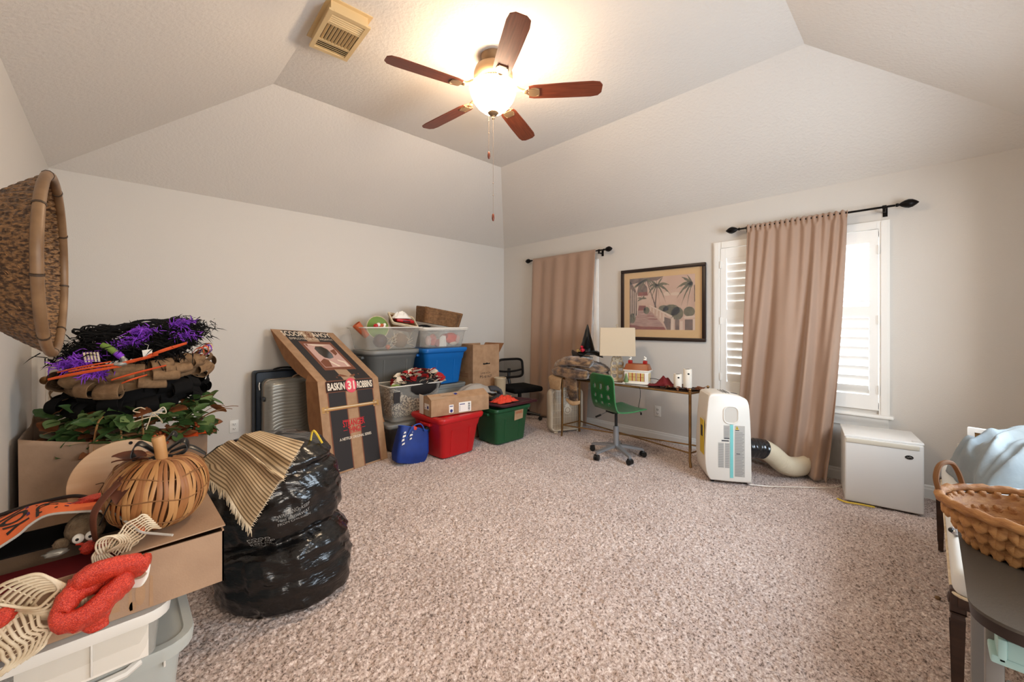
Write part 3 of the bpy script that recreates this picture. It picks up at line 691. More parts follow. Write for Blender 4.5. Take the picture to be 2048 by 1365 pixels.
part('wired_ribbon', softloop([(.03, -.02, .02), (.075, -.03, .03), (.095, -.03, .012), (.08, -.035, -.012), (.055, -.02, -.015)], .026, (.2, .2, .9), .002), M['lidwhite'], rb, 'all')

# ---- rattan pumpkin
pk = thing('rattan_pumpkin', 'large rattan pumpkin with brown stem and black ribbon on the carton', 'decoration', (.090, 1.745, .634), rot=(R(6), R(5), 0))
PR, PH = .130, .115
def prof(a): return (PR*(cos(a)*.86+.14*cos(3*a)*.4+.06)*1.0, PH*sin(a))
ribs = {}
rmesh = []
for q in range(4):
    mb = MB(); L_ = []
    for i in range(19):
        a = lerp(-80, 84, i/18)*pi/180; r_ = max(.012, PR*cos(a)**.72); z_ = PH*sin(a)*1.0
        if a > 1.2: z_ -= .012*(a-1.2)/.27
        hw = (.0072 if q % 2 else .0056)*(.35+.65*cos(a)**.8); x_ = .0025*sin(i*.8+q*2)
        L_.append([(r_+.0035, -hw+x_, z_+PH), (r_+.0055, x_, z_+PH), (r_+.0035, hw+x_, z_+PH), (r_-.0, x_, z_+PH)])
    mb.loft(L_); rmesh.append(mb.mesh('rib', M['rattan'] if q in (0, 3) else M['rattan2'], 60))
for k in range(58): link('rib', rmesh[k % 4], pk, rot=(0, 0, 2*pi*(k+.25*sin(k*7))/58))
for lat in (-32, 5, 38):
    a = R(lat); r_ = PR*cos(a)**.72+.0045; part('twine_ring', MB().tube([(r_*cos(2*pi*k/60), r_*sin(2*pi*k/60), PH+PH*sin(a)+.006*sin(k*.5+lat)) for k in range(60)], .0021, 5, True), M['twine'], pk)
part('inner_shell', MB().lathe([(.02, .01), (.085, .03), (.104, PH), (.085, 2*PH-.03), (.02, 2*PH-.014)], 24), M['card_in'], pk)
part('stem', MB().tube(bez((0, 0, .195), (-.004, -.002, .235), (-.01, 0, .26), (-.018, .004, .285)), [.019, .0175, .017, .017, .0165, .0165, .0165, .017, .017, .017, .0175, .0175, .016], 12), M['rattan2'], pk)
for pts, wd in (([(-.01, .01, .225), (-.06, .015, .265), (-.075, .0, .235), (-.05, -.01, .215), (-.01, .0, .22)], .03), ([(0, .01, .225), (.05, .02, .262), (.065, .01, .235), (.03, 0, .215), (0, .005, .22)], .03), ([(.02, .02, .225), (.07, .03, .235), (.12, .02, .205)], .022), ([(-.03, -.01, .22), (-.10, -.06, .15), (-.13, -.07, .06)], .018), ([(0, .02, .25), (.02, .03, .285), (.035, .03, .275)], .026)):
    part('black_ribbon', softloop(pts, wd, (.25, .9, .35), .0022), M['satin'], pk, 'all')
def leaf_mesh(L_, W_, m, curl=.3, lobes=0, name='leaf'):
    mb = MB()
    def f(u, v):
        wv = W_*sin(pi*min(1, v*.96+.02))**.8*(1-.35*v); wv *= 1+(.35*abs(sin(v*pi*lobes)) if lobes else 0)
        x = (u-.5)*2*wv; return (x, v*L_, curl*L_*(-v*v*.6+.25*(abs(u-.5)*2)**2*.5)+.02*L_*sin(v*9))
    mb.grid(4, 8, f); return mb.mesh(name, m, 'all')
bl_ = leaf_mesh(.085, .032, M['brownfabric'], .4)
for loc, rot in (((-.035, -.02, .22), (.3, .3, 1.7)), ((-.05, -.01, .215), (-.2, .5, 2.3)), ((-.04, .0, .225), (.2, -.2, 1.2)), ((-.085, -.05, .19), (-.6, .3, 2.6))): link('fabric_leaf', bl_, pk, loc, rot)
part('velvet_ribbon', softloop([(-.05, -.03, .215), (-.115, -.075, .16), (-.145, -.085, .10), (-.135, -.085, .02)], .026, (.5, -.6, .1), .003), M['brownfabric'], pk, 'all')

# ---- round plywood sign leaning behind the pumpkin
sg = thing('wood_sign', 'round pale plywood sign with burnt script leaning behind the rattan pumpkin', 'sign', (.018, 2.03, .562), rot=(R(-8), 0, R(-2)))
part('disc', MB().lathe([(.143, -.004), (.145, -.002), (.145, .002), (.143, .004)], 64, mx=rmx((0, 0, .145), (pi/2, 0, 0))), M['plywood'], sg, 0)
def sgp(pts): return [(x*.85, -.0052, .145+z*.85) for x, z in pts]
for pts in ([(-.045, .03), (-.02, .065), (.02, .085), (.048, .078), (.03, .05), (-.005, .025), (-.035, -.01), (-.05, -.045), (-.042, -.062), (-.02, -.04), (0, -.01), (.012, -.005), (.004, -.04), (-.02, -.085), (-.052, -.105), (-.05, -.085), (-.01, -.05)], [(-.085, .005), (-.06, .004), (-.075, -.03), (-.072, -.055), (-.055, -.045)], [(.02, -.10), (.04, -.12), (.012, -.135), (.05, -.128)]):
    part('script', MB().tube(spline(sgp(pts), 6), .0014, 5), M['engrave'], sg)
part('hanging_hole', MB().lathe([(.006, -.005), (.006, .005)], 12, mx=rmx((.02, 0, .277), (pi/2, 0, 0))), M['dark'], sg)

# ---- paper shopping bag with the wreaths
pb = thing('paper_bag', 'huge brown kraft paper shopping bag holding the wreaths by the left wall', 'bag', (0, 0, 0))
bot = [(-.33, 2.965), (.19, 2.965), (.425, 3.26), (-.10, 3.56), (-.345, 3.56)]
rim = [(-.335, 2.955, .738), (.19, 2.955, .652), (.432, 3.25, .606), (-.08, 3.55, .67), (-.345, 3.54, .76)]
def bagring(k, f):
    out = []; N = 8
    for i in range(5):
        a, c = i, (i+1) % 5
        for j in range(N):
            s_ = j/N; b0 = Vector((*bot[a], 0)).lerp(Vector((*bot[c], 0)), s_); r0 = Vector(rim[a]).lerp(Vector(rim[c]), s_)
            p = b0.lerp(r0, f); dip = -.02*sin(pi*s_)*f**4
            w_ = .014*sin(pi*s_)*sin(f*pi)*nz(i*3+s_*3, f*4, 1)+.012*sin(pi*s_)*f**3*nz(i*5+s_*2, f*2, 7)
            e = (Vector(rim[c])-Vector(rim[a])); n_ = Vector((e.y, -e.x, 0)).normalized()
            out.append(p+n_*w_*2+Vector((0, 0, dip)))
    return out
mb = MB().loft([bagring(0, f) for f in (0, .12, .25, .4, .55, .7, .8, .9, .96, 1)], True, False)
thick(part('paper_body', mb, M['kraft'], pb, 35), .0015)
for pts in ([(-.085, 2.95, .60), (-.08, 2.949, .70), (-.066, 2.95, .78), (-.04, 2.95, .806), (-.005, 2.95, .80), (.013, 2.95, .78), (.018, 2.95, .72), (.022, 2.949, .60)], [(.012, 2.985, .60), (.022, 2.99, .70), (.028, 2.99, .80), (.05, 2.99, .842), (.08, 2.99, .836), (.10, 2.985, .79), (.106, 2.98, .72), (.11, 2.975, .62)]):
    part('paper_handle', MB().tube(spline(pts, 5), .005, 6), M['rattan2'], pb)
quad('handle_patch', plane_map((-.10, 2.948, .60), (.24, 0, -.012), (0, -.003, .075)), [(0, 0, 1, 1)], M['cardboard'], pb)

WC = Vector((.095, 3.245, 0))
rnd = random.Random(11)
def ringpt(a, R0, z, tilt=(0, 0)): x, y = R0*cos(a), R0*sin(a); return Vector((x, y, z+tilt[0]*x+tilt[1]*y))
# leafy wreath
lw = thing('leafy_wreath', 'green and amber autumn leaf wreath, lowest of the stack in the bag', 'wreath', (WC.x, WC.y, .665))
tw = MB()
for k in range(9):
    tw.tube([ringpt(2*pi*i/40, .25+.03*sin(k*2+i*.4), .02*cos(k*2.1+i*.5)) for i in range(40)], .006, 5, True)
part('vine_base', tw, M['twine'], lw)
lm = [leaf_mesh(.085, .030, M['leaf1'], .5), leaf_mesh(.07, .040, M['leaf2'], .35), leaf_mesh(.095, .034, M['leaf3'], .5, 3), leaf_mesh(.06, .034, M['leaf2'], .3), leaf_mesh(.10, .036, M['leaf1'], .5, 3)]
for k in range(260):
    a = rnd.uniform(-pi*1.05, .25) if k < 215 else rnd.uniform(0, 2*pi)
    r_ = .265+rnd.uniform(-.04, .085); zz = rnd.uniform(-.06, .16); p = ringpt(a, r_, zz)
    m_ = lm[rnd.choice((0, 0, 1, 1, 3, 3, 1, 4, 2))] if zz > -.01 else lm[rnd.choice((2, 2, 0, 4))]
    rz_ = a-pi/2+rnd.uniform(-1.3, 1.3)
    link('leaf', m_, lw, p, (rnd.uniform(-.5, .9), rnd.uniform(-.7, .7), rz_))
bm_ = MB().ball((0, 0, 0), .0085, 8, 6).mesh('berry', M['berry'], 'all')
for ca in (-2.2, -.62, -.5, -1.3):
    for k in range(17): p = ringpt(ca+rnd.uniform(-.13, .13), .32+rnd.uniform(-.03, .03), -.03+rnd.uniform(-.02, .05)); link('berry', bm_, lw, p)
for a, L_ in ((-.3, .17), (-.15, .2), (-.45, .15), (.1, .14), (-2.7, .1)):
    p = ringpt(a, .30, .02); q = ringpt(a, .30+L_, .05+.1*L_); part('twig', MB().tube(bez(p, p.lerp(q, .4)+Vector((0, 0, .03)), p.lerp(q, .7)+Vector((.01, 0, .03)), q), .0022, 5), M['twine'], lw)
pl_ = leaf_mesh(.11, .04, M['orange'], .4, 2)
for a in (-.75, -.9, -2.45): link('orange_leaf', pl_, lw, ringpt(a, .29, -.035), (.2, .2, a-pi/2))
tw = MB(); tw.tube(spline([(.03, -.365, .14), (-.03, -.37, .16), (.0, -.37, .175), (.05, -.37, .14), (.09, -.37, .165), (.10, -.37, .13), (.05, -.37, .14), (.03, -.375, .09), (.02, -.37, .055)], 6), .0028, 5)
tw.tube(spline([(.05, -.37, .14), (.08, -.375, .10), (.085, -.37, .08), (.06, -.37, .12), (-.03, -.375, .105)], 6), .0028, 5); part('twine_bow', tw, M['mesh_cream'], lw)

def loop_wreath(name, label, z, R0, m, n, size, tilt, seed, extra=None, wd=.07, rad=.09):
    t = thing(name, label, 'wreath', (WC.x, WC.y, z)); rd = random.Random(seed)
    mb = MB(); mb.tube([ringpt(2*pi*i/40, R0, 0, tilt) for i in range(40)], rad*.55, 10, True); part('wreath_form', mb, m, t, 'all')
    for k in range(n):
        a = 2*pi*k/n+rd.uniform(-.1, .1); el = rd.choice((-.6, -.1, .5, .9))+rd.uniform(-.25, .25)
        o_ = Vector((cos(a), sin(a), 0)); tg = Vector((-sin(a), cos(a), 0)); d = o_*cos(el)+Vector((0, 0, 1))*sin(el)*.65
        c0 = ringpt(a, R0, 0, tilt); s = size*rd.uniform(.8, 1.2)
        up = d.cross(tg)
        pts = [c0+d*.02, c0+d*s*.55+up*s*.32, c0+d*s*1.0+up*s*.22, c0+d*s*1.02-up*s*.16, c0+d*s*.5-up*s*.26, c0+d*.02]
        part('fabric_loop', softloop(pts, wd*rd.uniform(.8, 1.25), tg+d*rd.uniform(-.3, .3)+up*rd.uniform(-.4, .4), .003), m, t, 'all')
    return t
loop_wreath('black_wreath', 'black fabric ruffle wreath, second from the bottom of the stack', .875, .205, M['blackcloth'], 60, .125, (.15, 0), 4, wd=.10, rad=.15)
bw = loop_wreath('burlap_wreath', 'brown burlap loop wreath with orange ribbon strips, third up the stack', .985, .24, M['burlap'], 46, .115, (.20, 0), 5, wd=.105, rad=.12)
for (p, q, wd) in (((-.24, 2.93, 1.005), (.02, 2.89, 1.055), .018), ((-.02, 2.90, 1.052), (.165, 2.885, 1.105), .020), ((.12, 2.885, 1.10), (.29, 2.90, 1.165), .022), ((-.21, 2.95, 1.035), (-.02, 2.90, 1.08), .010), ((-.17, 2.90, 1.04), (.07, 2.88, 1.075), .012), ((-.02, 2.89, .985), (.20, 2.90, 1.045), .013), ((.02, 2.885, .965), (.12, 2.89, 1.0), .012)):
    P, Q = Vector(p)-WC-Vector((0, 0, .975)), Vector(q)-WC-Vector((0, 0, .975)); md = P.lerp(Q, .5)+Vector((0, -.015, .004))
    part('orange_strip', softloop([P, P.lerp(md, .5)+Vector((0, -.01, .002)), md, md.lerp(Q, .5), Q], wd, (0, -.5, .9), .0016), M['orange'], bw, 'all')
for k in range(7):
    a = -.7+.16*k; c0 = ringpt(a, .30, .06, (.20, 0)); part('ribbon_curl', softloop([c0, c0+Vector((.02, -.02, .04)), c0+Vector((.05, -.03, .05)), c0+Vector((.06, -.02, .015)), c0+Vector((.03, 0, -.01))], .016, (.3, .8, .4), .0014), M[('orange', 'orange', 'purple', 'mesh_cream', 'burlap', 'orange', 'satin')[k]], bw, 'all')
# witch wreath on top
ww = thing('witch_wreath', 'black twig witch wreath with purple feathers, top of the stack', 'wreath', (WC.x, WC.y, 1.15), rot=(0, R(-8), 0))
tw = MB(); rd = random.Random(5)
for k in range(18):
    ph, r0, z0 = rd.uniform(0, 6), .20+rd.uniform(-.045, .045), .10+rd.uniform(-.02, .04)
    tw.tube([ringpt(2*pi*i/36, r0+.016*sin(i*.7+ph), z0+.016*cos(i*.9+ph)) for i in range(36)], .0042, 5, True)
for k in range(60):
    a = rd.uniform(0, 6.28); p = ringpt(a, .21+rd.uniform(-.03, .05), .11+rd.uniform(-.02, .03)); tw.tube([p, p+Vector((rd.uniform(-.05, .05), rd.uniform(-.05, .05), rd.uniform(-.01, .03)))], [.003, .0008], 4)
part('twig_ring', tw, M['dark'], ww)
def fuzz(name, m, centre, n, L_, spread, seed, wd=.0035):
    r_ = random.Random(seed); mb = MB()
    for k in range(n):
        p = Vector(centre)+Vector((r_.gauss(0, spread[0]), r_.gauss(0, spread[1]), r_.gauss(0, spread[2])))
        d = Vector((r_.gauss(0, 1), r_.gauss(-.3, 1), r_.gauss(0, .7))).normalized(); L2 = L_*r_.uniform(.5, 1.1); s_ = d.orthogonal().normalized()*wd
        mb.add([p-s_, p+s_, p+d*L2*.6+s_*.7-Vector((0, 0, L2*.08)), p+d*L2-Vector((0, 0, L2*.25)), p+d*L2*.6-s_*.7-Vector((0, 0, L2*.08))], [(0, 1, 2, 4), (4, 2, 3)])
    return tag(part(name, mb, m, ww, 0), kind='stuff')
for k, (a, zz) in enumerate(((-2.6, .0), (-2.2, .02), (-1.7, .01), (-1.2, .03), (-.7, .04), (-.3, .05), (.2, .06), (-2.9, -.02), (-1.45, -.04), (-.95, -.03), (2.4, .04), (1.4, .05))):
    fuzz('black_boa', M['blackcloth'], ringpt(a, .25, zz+.01), 300, .075, (.05, .05, .03), k)
mb = MB(); mb.tube([ringpt(2*pi*i/40, .22, 0) for i in range(40)], .055, 10, True); part('wreath_form', mb, M['blackcloth'], ww, 'all')
for k, (x, y, z) in enumerate([(-.117, 3.0, 1.150), (-.18, 2.99, 1.115), (.074, 2.965, 1.197), (.116, 2.97, 1.247), (.29, 3.0, 1.193), (.30, 3.03, 1.262), (.02, 2.97, 1.185), (-.09, 2.96, 1.06), (-.145, 2.97, 1.13)]):
    fuzz('purple_feathers', M['purple'], Vector((x, y, z))-Vector((WC.x, WC.y, 1.15))+Vector((0, -.015, 0)), 110, .045, (.028, .015, .010), 40+k, .0035)
def wl(*p): return Matrix.Rotation(R(8), 4, 'Y') @ (Vector(p)-Vector((WC.x, WC.y, 1.15)))
sh = part('witch_boot', MB().tube([wl(*p) for p in spline([(-.05, 2.93, 1.175), (-.02, 2.915, 1.155), (.005, 2.905, 1.13), (.025, 2.90, 1.10), (.03, 2.89, 1.082), (.01, 2.88, 1.075), (-.015, 2.88, 1.08)], 5)], [.014]*8+[.013]*8+[.016]*6+[.012]*4+[.008]*3+[.004]*2, 10), M['silver'], ww)
part('glitter_leg', MB().tube([wl(-.052, 2.928, 1.177), wl(-.03, 2.917, 1.163), wl(-.005, 2.905, 1.137)], .0155, 10), M['greentoy'], sh)
part('purple_cuff', MB().tube([wl(.0, 2.905, 1.135), wl(.02, 2.90, 1.11)], .0165, 10), M['purple'], sh)
for k in range(5): p = wl(-.115+.012*k, 2.93, 1.12); part('striped_trim', MB().box(p.x-.004, p.x+.004, p.y-.002, p.y, p.z-.03, p.z+.02), M['mesh_cream'], ww)
p = wl(.122, 2.885, 1.128); part('price_tag', MB().rbox(p, (.042, .001, .036), .0005, mx=None), M['paper'], ww); part('tag_string', MB().tube([p+Vector((0, 0, .018)), p+Vector((.01, .01, .04)), p+Vector((-.005, .02, .05))], .001, 4), M['paper'], ww)
# ================================================================ black sack, throw, luggage, standee, tote wall
# ---- stuffed black trash sack
TB = Vector((.60, 2.17, 0)); RT = Vector((sin(YAW), -cos(YAW), 0)); FW = Vector((cos(YAW), sin(YAW), 0))
sack = [(0, 0, .255), (.03, .005, .292), (.105, 0, .307), (.19, -.008, .312), (.27, -.02, .306), (.315, -.035, .285), (.36, -.05, .300), (.43, -.06, .312), (.52, -.066, .308), (.60, -.07, .298), (.66, -.078, .278), (.705, -.07, .225), (.735, -.06, .15), (.745, -.06, .06), (.738, -.06, .008)]
def sackpt(u, v, off=0):
    a = u*2*pi; f = v*(len(sack)-1); i = min(int(f), len(sack)-2); t = f-i; t = t*t*(3-2*t)*.5+t*.5
    z, c_, r = (lerp(sack[i][k], sack[i+1][k], t) for k in range(3))
    ca, sa = cos(a), sin(a); lat = ca*r
    zt = z-.16*lat*(1 if .02 < v < .9 else .3)
    cr = 0
    for z0, dp in ((.30, .034), (.58, .020), (.14, .010)): cr += dp*math.exp(-((zt-z0)/.020)**2)
    fold = .020*(abs(nz(ca*2.2+sa, zt*13, 1))-.3)+.010*(abs(nz(ca*5, sa*5+zt*9, 8))-.3)+.007*nz(ca*7, sa*7+zt*22, 2)+.008*nz(ca*3, sa*3, z*4+5)
    rad = r-cr*(r/.3)-fold*min(1, r/.15)+off
    if v > .72: rad *= 1+.09*sin(a*9+2)*(v-.72)/.28
    return TB+RT*(c_+ca*rad)+FW*(sa*rad*.86)+Vector((0, 0, z+.012*nz(ca*2, sa*2, z*5)*(z > .05)))
ts = thing('trash_sack', 'overstuffed shiny black plastic sack standing on the carpet under the striped throw', 'trash bag', (0, 0, 0))
mb = MB(); mb.grid(190, 130, lambda u, v: sackpt(u, v)); part('sack_film', mb, M['trash'], ts, 'all')
part('drawstring', MB().tube(spline([TB+RT*.13+FW*-.02+Vector((0, 0, .69)), TB+RT*.14+FW*-.02+Vector((0, 0, .755)), TB+RT*.155+FW*-.02+Vector((0, 0, .76)), TB+RT*.18+FW*.0+Vector((0, 0, .70))], 5), .005, 5), M['yellow'], ts)
def sackmap(u0, v0, du, dv, sk=.5): return lambda a, b: sackpt(u0+du*a, v0+dv*b+dv*sk*a, .0035)
mp = sackmap(.765, .36, .085, .075, .30)
for k, s_ in enumerate(('FOOD', 'SCRAP AND', 'REFUSE', 'NOT A TOY')): text('sack_print', s_, mp, 0, .78-.26*k, .55+.1*(k % 2), .96-.26*k, M['greyprint'], ts)
mp = sackmap(.83, .475, .07, .05, .5)
for k, s_ in enumerate(('WARNING: KEEP', 'THIS BAG AWAY', 'FROM CHILDREN')): text('sack_print', s_, mp, 0, .7-.34*k, 1, .9-.34*k, M['greyprint'], ts)
# ---- striped throw with fringe lying on the sack
px = lambda X_, Y_, d: Vector((0, 0, CAMH))+FW*d+RT*((X_-1004.67)/809.76*d)+Vector((0, 0, (648.15-Y_)/809.76*d))
A_, B_, C_, D_ = (395, 928), (508, 1055), (608, 884), (520, 862)
def throwpt(s_, t_):
    q = [lerp(lerp(A_[k], B_[k], s_), lerp(D_[k], C_[k], s_), t_) for k in (0, 1)]
    q[0] += 8*sin(s_*5)*(1-t_); q[1] += -14*sin(pi*t_)*(1-s_)*.9
    d = 1.705+.10*(1-s_)**2*(1-t_)+.26*max(0, t_-.35)**1.2*(1.15-.35*s_)+.02*nz(s_*3, t_*3)
    roll = .085*math.exp(-((t_-.50-.12*s_)/.07)**2)+.085*math.exp(-((t_-.78)/.07)**2)+.02*math.exp(-((t_-.30)/.06)**2)*(1-s_)
    d -= roll; 
    p = px(q[0], q[1]+9*math.exp(-((t_-.62)/.05)**2), d-.02)
    for i in range(len(sack)-1):        # keep clear of the sack
        if sack[i][0] <= p.z <= sack[i+1][0]:
            t2 = (p.z-sack[i][0])/max(1e-6, sack[i+1][0]-sack[i][0]); cc, r_ = lerp(sack[i][1], sack[i+1][1], t2), lerp(sack[i][2], sack[i+1][2], t2)
            qv = p-TB; a_, b_ = qv.dot(RT)-cc, qv.dot(FW)/.86; m_ = math.hypot(a_, b_); R_ = r_+.022
            if m_ < R_: p = TB+RT*(cc+a_*R_/m_)+FW*(b_*R_/m_*.86)+Vector((0, 0, p.z))
            break
    return p
th = thing('striped_throw', 'cream and brown striped throw blanket with fringe draped over the black sack', 'blanket', (0, 0, 0))
mb = MB(); mb.grid(70, 110, throwpt, uv=True); thick(part('throw_cloth', mb, M['throw'], th, 'all'), .007, -1)
fr = MB(); rd = random.Random(3)
for k in range(75):
    p = throwpt(k/74, 0); q = p+Vector((rd.uniform(-.008, .008), rd.uniform(-.012, .0), -.03-rd.uniform(0, .014))); fr.tube([p+Vector((0, 0, .004)), p.lerp(q, .5)+Vector((rd.uniform(-.004, .004), -.006, 0)), q], [.0022, .0018, .0008], 4)
for k in range(60):
    p = throwpt(1, k/60*.9); q = p+RT*.009+Vector((0, 0, rd.uniform(-.008, .004))); fr.tube([p, q], [.002, .0007], 4)
tag(part('fringe', fr, M['mesh_cream'], th), kind='stuff')

# ---- luggage
nv = thing('navy_suitcase', 'tall navy soft suitcase standing behind the silver one against the back wall', 'suitcase', (1.19, 4.42, 0))
part('shell', MB().rbox((0, .0, .44), (.50, .14, .79), .025, 3), M['navy'], nv)
part('piping', MB().tube([(p[0], -.07, .44+p[1]) for p in [(q[0], q[1]) for q in rr(.49, .78, .03, 0, 4)]], .006, 6, True), M['black'], nv)
part('front_pocket', MB().rbox((.03, -.085, .40), (.42, .04, .64), .02, 3), M['navy'], nv)
part('zip_pull', MB().tube([(-.20, -.075, .72), (-.215, -.09, .73), (-.22, -.09, .70), (-.215, -.092, .66)], .0045, 6), M['zipper'], nv)
part('handle', MB().tube(bez((-.08, 0, .83), (-.06, 0, .86), (.10, 0, .86), (.12, 0, .83), 8), .009, 6), M['black'], nv)
for x in (-.19, .19): part('wheel', MB().cyl((0, 0, 0), .025, -.012, .012, 14, rmx((x, 0, .024), (0, pi/2, 0))), M['black'], nv)
sv = thing('silver_suitcase', 'silver ribbed hard-shell suitcase with carved grooves in front of the navy one', 'suitcase', (1.235, 4.215, 0))
part('back_shell', MB().loft([rr(.47, .70, .06, 0, 6), rr(.50, .73, .06, .02, 6), rr(.50, .73, .06, .10, 6)], mx=rmx((0, .115, .40), (pi/2, 0, 0))), M['silver'], sv)
part('zip_band', MB().loft([rr(.505, .735, .06, -.006, 6), rr(.505, .735, .06, .012, 6)], mx=rmx((0, .01, .40), (pi/2, 0, 0))), M['pewter'], sv)
def shell(u, v):
    x, z = (u-.5)*.5, (v-.5)*.73
    ax, az = max(0, abs(x)-.19)/.06, max(0, abs(z)-.305)/.06; e = min(1, math.hypot(ax, az)); dome_ = .098*math.sqrt(max(0, 1-e**2.5))
    if e >= 1: s_ = 1/math.hypot(ax, az); x = math.copysign(.19+.06*ax*s_, x) if ax > 0 else x; z = math.copysign(.305+.06*az*s_, z) if az > 0 else z
    cx, cz = x+.10, z+.20; r_ = math.hypot(cx, cz)
    # concentric grooves about a hub low on the left, running out to the right and bending up
    w = r_ if cx < 0 else (abs(cz) if cz < .0 or cx < .02 else cz-.55*max(0, min(cx-.14, .10))*(1 if cz > .04 else cz/.04))
    g = .0045*(1-abs(2*((w/.030) % 1)-1)**6)*(1-e**4) if w > .052 else (.0 if r_ > .035 else .006)
    return (x, -.004-dome_-g, z+.40)
mb = MB(); mb.grid(90, 200, shell); part('front_shell', mb, M['silver'], sv, 'all')
part('hub', MB().cyl((0, 0, 0), .030, 0, .012, 20, rmx((-.10, -.098, .20), (pi/2, 0, 0))), M['pewter'], sv)
part('lock', MB().rbox((-.255, -.005, .59), (.02, .05, .04), .006), M['black'], sv)
part('handle', MB().tube(bez((.0, .02, .765), (.02, .02, .80), (.14, .02, .80), (.16, .02, .765), 8), .010, 8), M['pewter'], sv)
for x in (-.19, .19):
    for y in (-.05, .07): part('wheel', MB().cyl((0, 0, 0), .022, -.012, .012, 14, rmx((x, y, .022), (0, pi/2, 0))), M['black'], sv)

# ---- cardboard photo standee with printed stripes
st = thing('photo_standee', 'folded cardboard photo standee with charcoal stripes and a face hole leaning on the wall', 'standee', (0, 0, 0))
BL, BR, FL = Vector((1.271, 3.441, 0)), Vector((1.875, 3.557, 0)), Vector((1.242, 3.588, .788))
FR = BR+(FL-BL)*.968
TL = Vector((1.086, 4.41, 1.235)); TR = TL+(FR-FL)*1.025-(TL-FL)*.055
def quadmap(a, b, c, d, off=.0015):
    n = (b-a).cross(d-a).normalized()
    return lambda u, v, k=1: a.lerp(b, u).lerp(d.lerp(c, u), v)+n*off*k
lo_, up_ = quadmap(BL, BR, FR, FL), quadmap(FL, FR, TR, TL)
thick(quad('front_panel', lambda u, v: lo_(u, v, 0), [(0, 0, 1, 1)], M['cardboard'], st, 6), .004, -1)
hole = [(.40, .50), (.43, .42), (.50, .395), (.58, .42), (.61, .50), (.60, .60), (.55, .655), (.45, .655), (.40, .60)]
thick(shape('upper_panel', lambda u, v: up_(u, v, 0), [[[(0, 0), (1, 0), (1, 1), (0, 1)], hole]], M['cardboard'], st), .004, -1)
# stripes: charcoal between tan bars
quad('charcoal_stripe', lo_, [(.135, .02, .405, .985), (.60, .02, .87, .985)], M['charprint'], st)
lo2, up2 = quadmap(BL, BR, FR, FL, .0022), quadmap(FL, FR, TR, TL, .0022)
lo3, up3 = quadmap(BL, BR, FR, FL, .003), quadmap(FL, FR, TR, TL, .003); lo4, up4 = quadmap(BL, BR, FR, FL, .0037), quadmap(FL, FR, TR, TL, .0037)
quad('brown_pinstripe', lo2, [(.120, 0, .137, .99), (.403, 0, .418, .99), (.588, 0, .603, .99), (.868, 0, .883, .99)], M['brownprint'], st)
shape('charcoal_stripe', up_, [[[(.135, .0), (.405, 0), (.405, .215), (.60, .215), (.60, 0), (.87, 0), (.87, .985), (.135, .985)], [(.265, .20), (.76, .20), (.76, .74), (.265, .74)]]], M['charprint'], st)
for r_ in ((.405, .755, .60, .985), (.405, 0, .60, .19)): quad('tan_stripe', up2, [r_], M['tanprint'], st)
fr_o, fr_i = [(.255, .18), (.77, .18), (.77, .755), (.255, .755)], [(.30, .23), (.725, .23), (.725, .705), (.30, .705)]
shape('printed_frame', up2, [[fr_o, fr_i]], M['brownprint'], st)
shape('printed_photo', up_, [[[(.255, .18), (.77, .18), (.77, .755), (.255, .755)], hole]], M['pinkprint'], st)
shape('photo_hat', up2, [[(.33, .70), (.50, .69), (.69, .69), (.66, .685), (.56, .665), (.42, .668), (.36, .69)]], M['creamprint'], st)
shape('photo_shade', up2, [[(.31, .69), (.35, .70), (.33, .64)], [(.62, .56), (.72, .60), (.70, .50), (.64, .46)], [(.305, .34), (.40, .40), (.46, .37), (.42, .24), (.31, .24)]], M['brownprint'], st)
shape('photo_collar', up2, [[(.42, .37), (.46, .37), (.56, .245), (.52, .24)], [(.60, .38), (.70, .33), (.70, .24), (.67, .24), (.67, .31), (.60, .35)]], M['creamprint'], st)
text('lettering', 'SCOOPS', up3, .11, .865, .46, .968, M['creamprint'], st, .022); text('lettering', 'AHOY', up3, .57, .865, .88, .968, M['creamprint'], st, .022)
text('lettering', 'EMPLOYEE OF THE MONTH', up3, .16, .79, .84, .832, M['creamprint'], st)
shape('anchor_emblem', up3, [circ(.515, .94, .03, .04, 16), [(.505, .85), (.525, .85), (.525, .94), (.505, .94)], [(.47, .90), (.50, .86), (.53, .86), (.56, .90), (.55, .85), (.515, .835), (.48, .85)]], M['brownprint'], st)
shape('emblem_ring', up4, [circ(.515, .945, .015, .02, 12)], M['tanprint'], st)
shape('ornament_print', up3, [[(.36, .07), (.42, .10), (.47, .08), (.52, .05), (.44, .05)], [(.53, .05), (.60, .08), (.66, .09), (.64, .06), (.58, .04)], circ(.33, .045, .012, .012, 8), circ(.72, .085, .01, .012, 8)], M['brownprint'], st)
shape('name_banner', lo3, [[(.105, .868), (.895, .868), (.895, .985), (.87, 1.0), (.13, 1.0), (.105, .985)]], M['brownprint'], st)
quad('name_banner_inner', lo3, [(.112, .874, .888, .992)], M['charprint'], st)
text('lettering', 'BASKIN', lo4, .135, .892, .405, .975, M['creamprint'], st, .03); text('lettering', 'ROBBINS', lo4, .61, .892, .875, .975, M['creamprint'], st, .03)
shape('round_badge', lo4, [circ(.508, .933, .095, .085, 32)], M['rose'], st)
lo5 = quadmap(BL, BR, FR, FL, .0045); text('lettering', '31', lo5, .45, .885, .567, .985, M['creamprint'], st, .035)
text('lettering', 'STRANGER', lo4, .31, .475, .67, .545, M['redprint'], st, .018); text('lettering', 'THINGS', lo4, .385, .405, .60, .468, M['redprint'], st, .018)
quad('lettering_rule', lo4, [(.31, .549, .67, .553), (.31, .437, .375, .442), (.612, .437, .67, .442), (.40, .398, .585, .402)], M['redprint'], st)
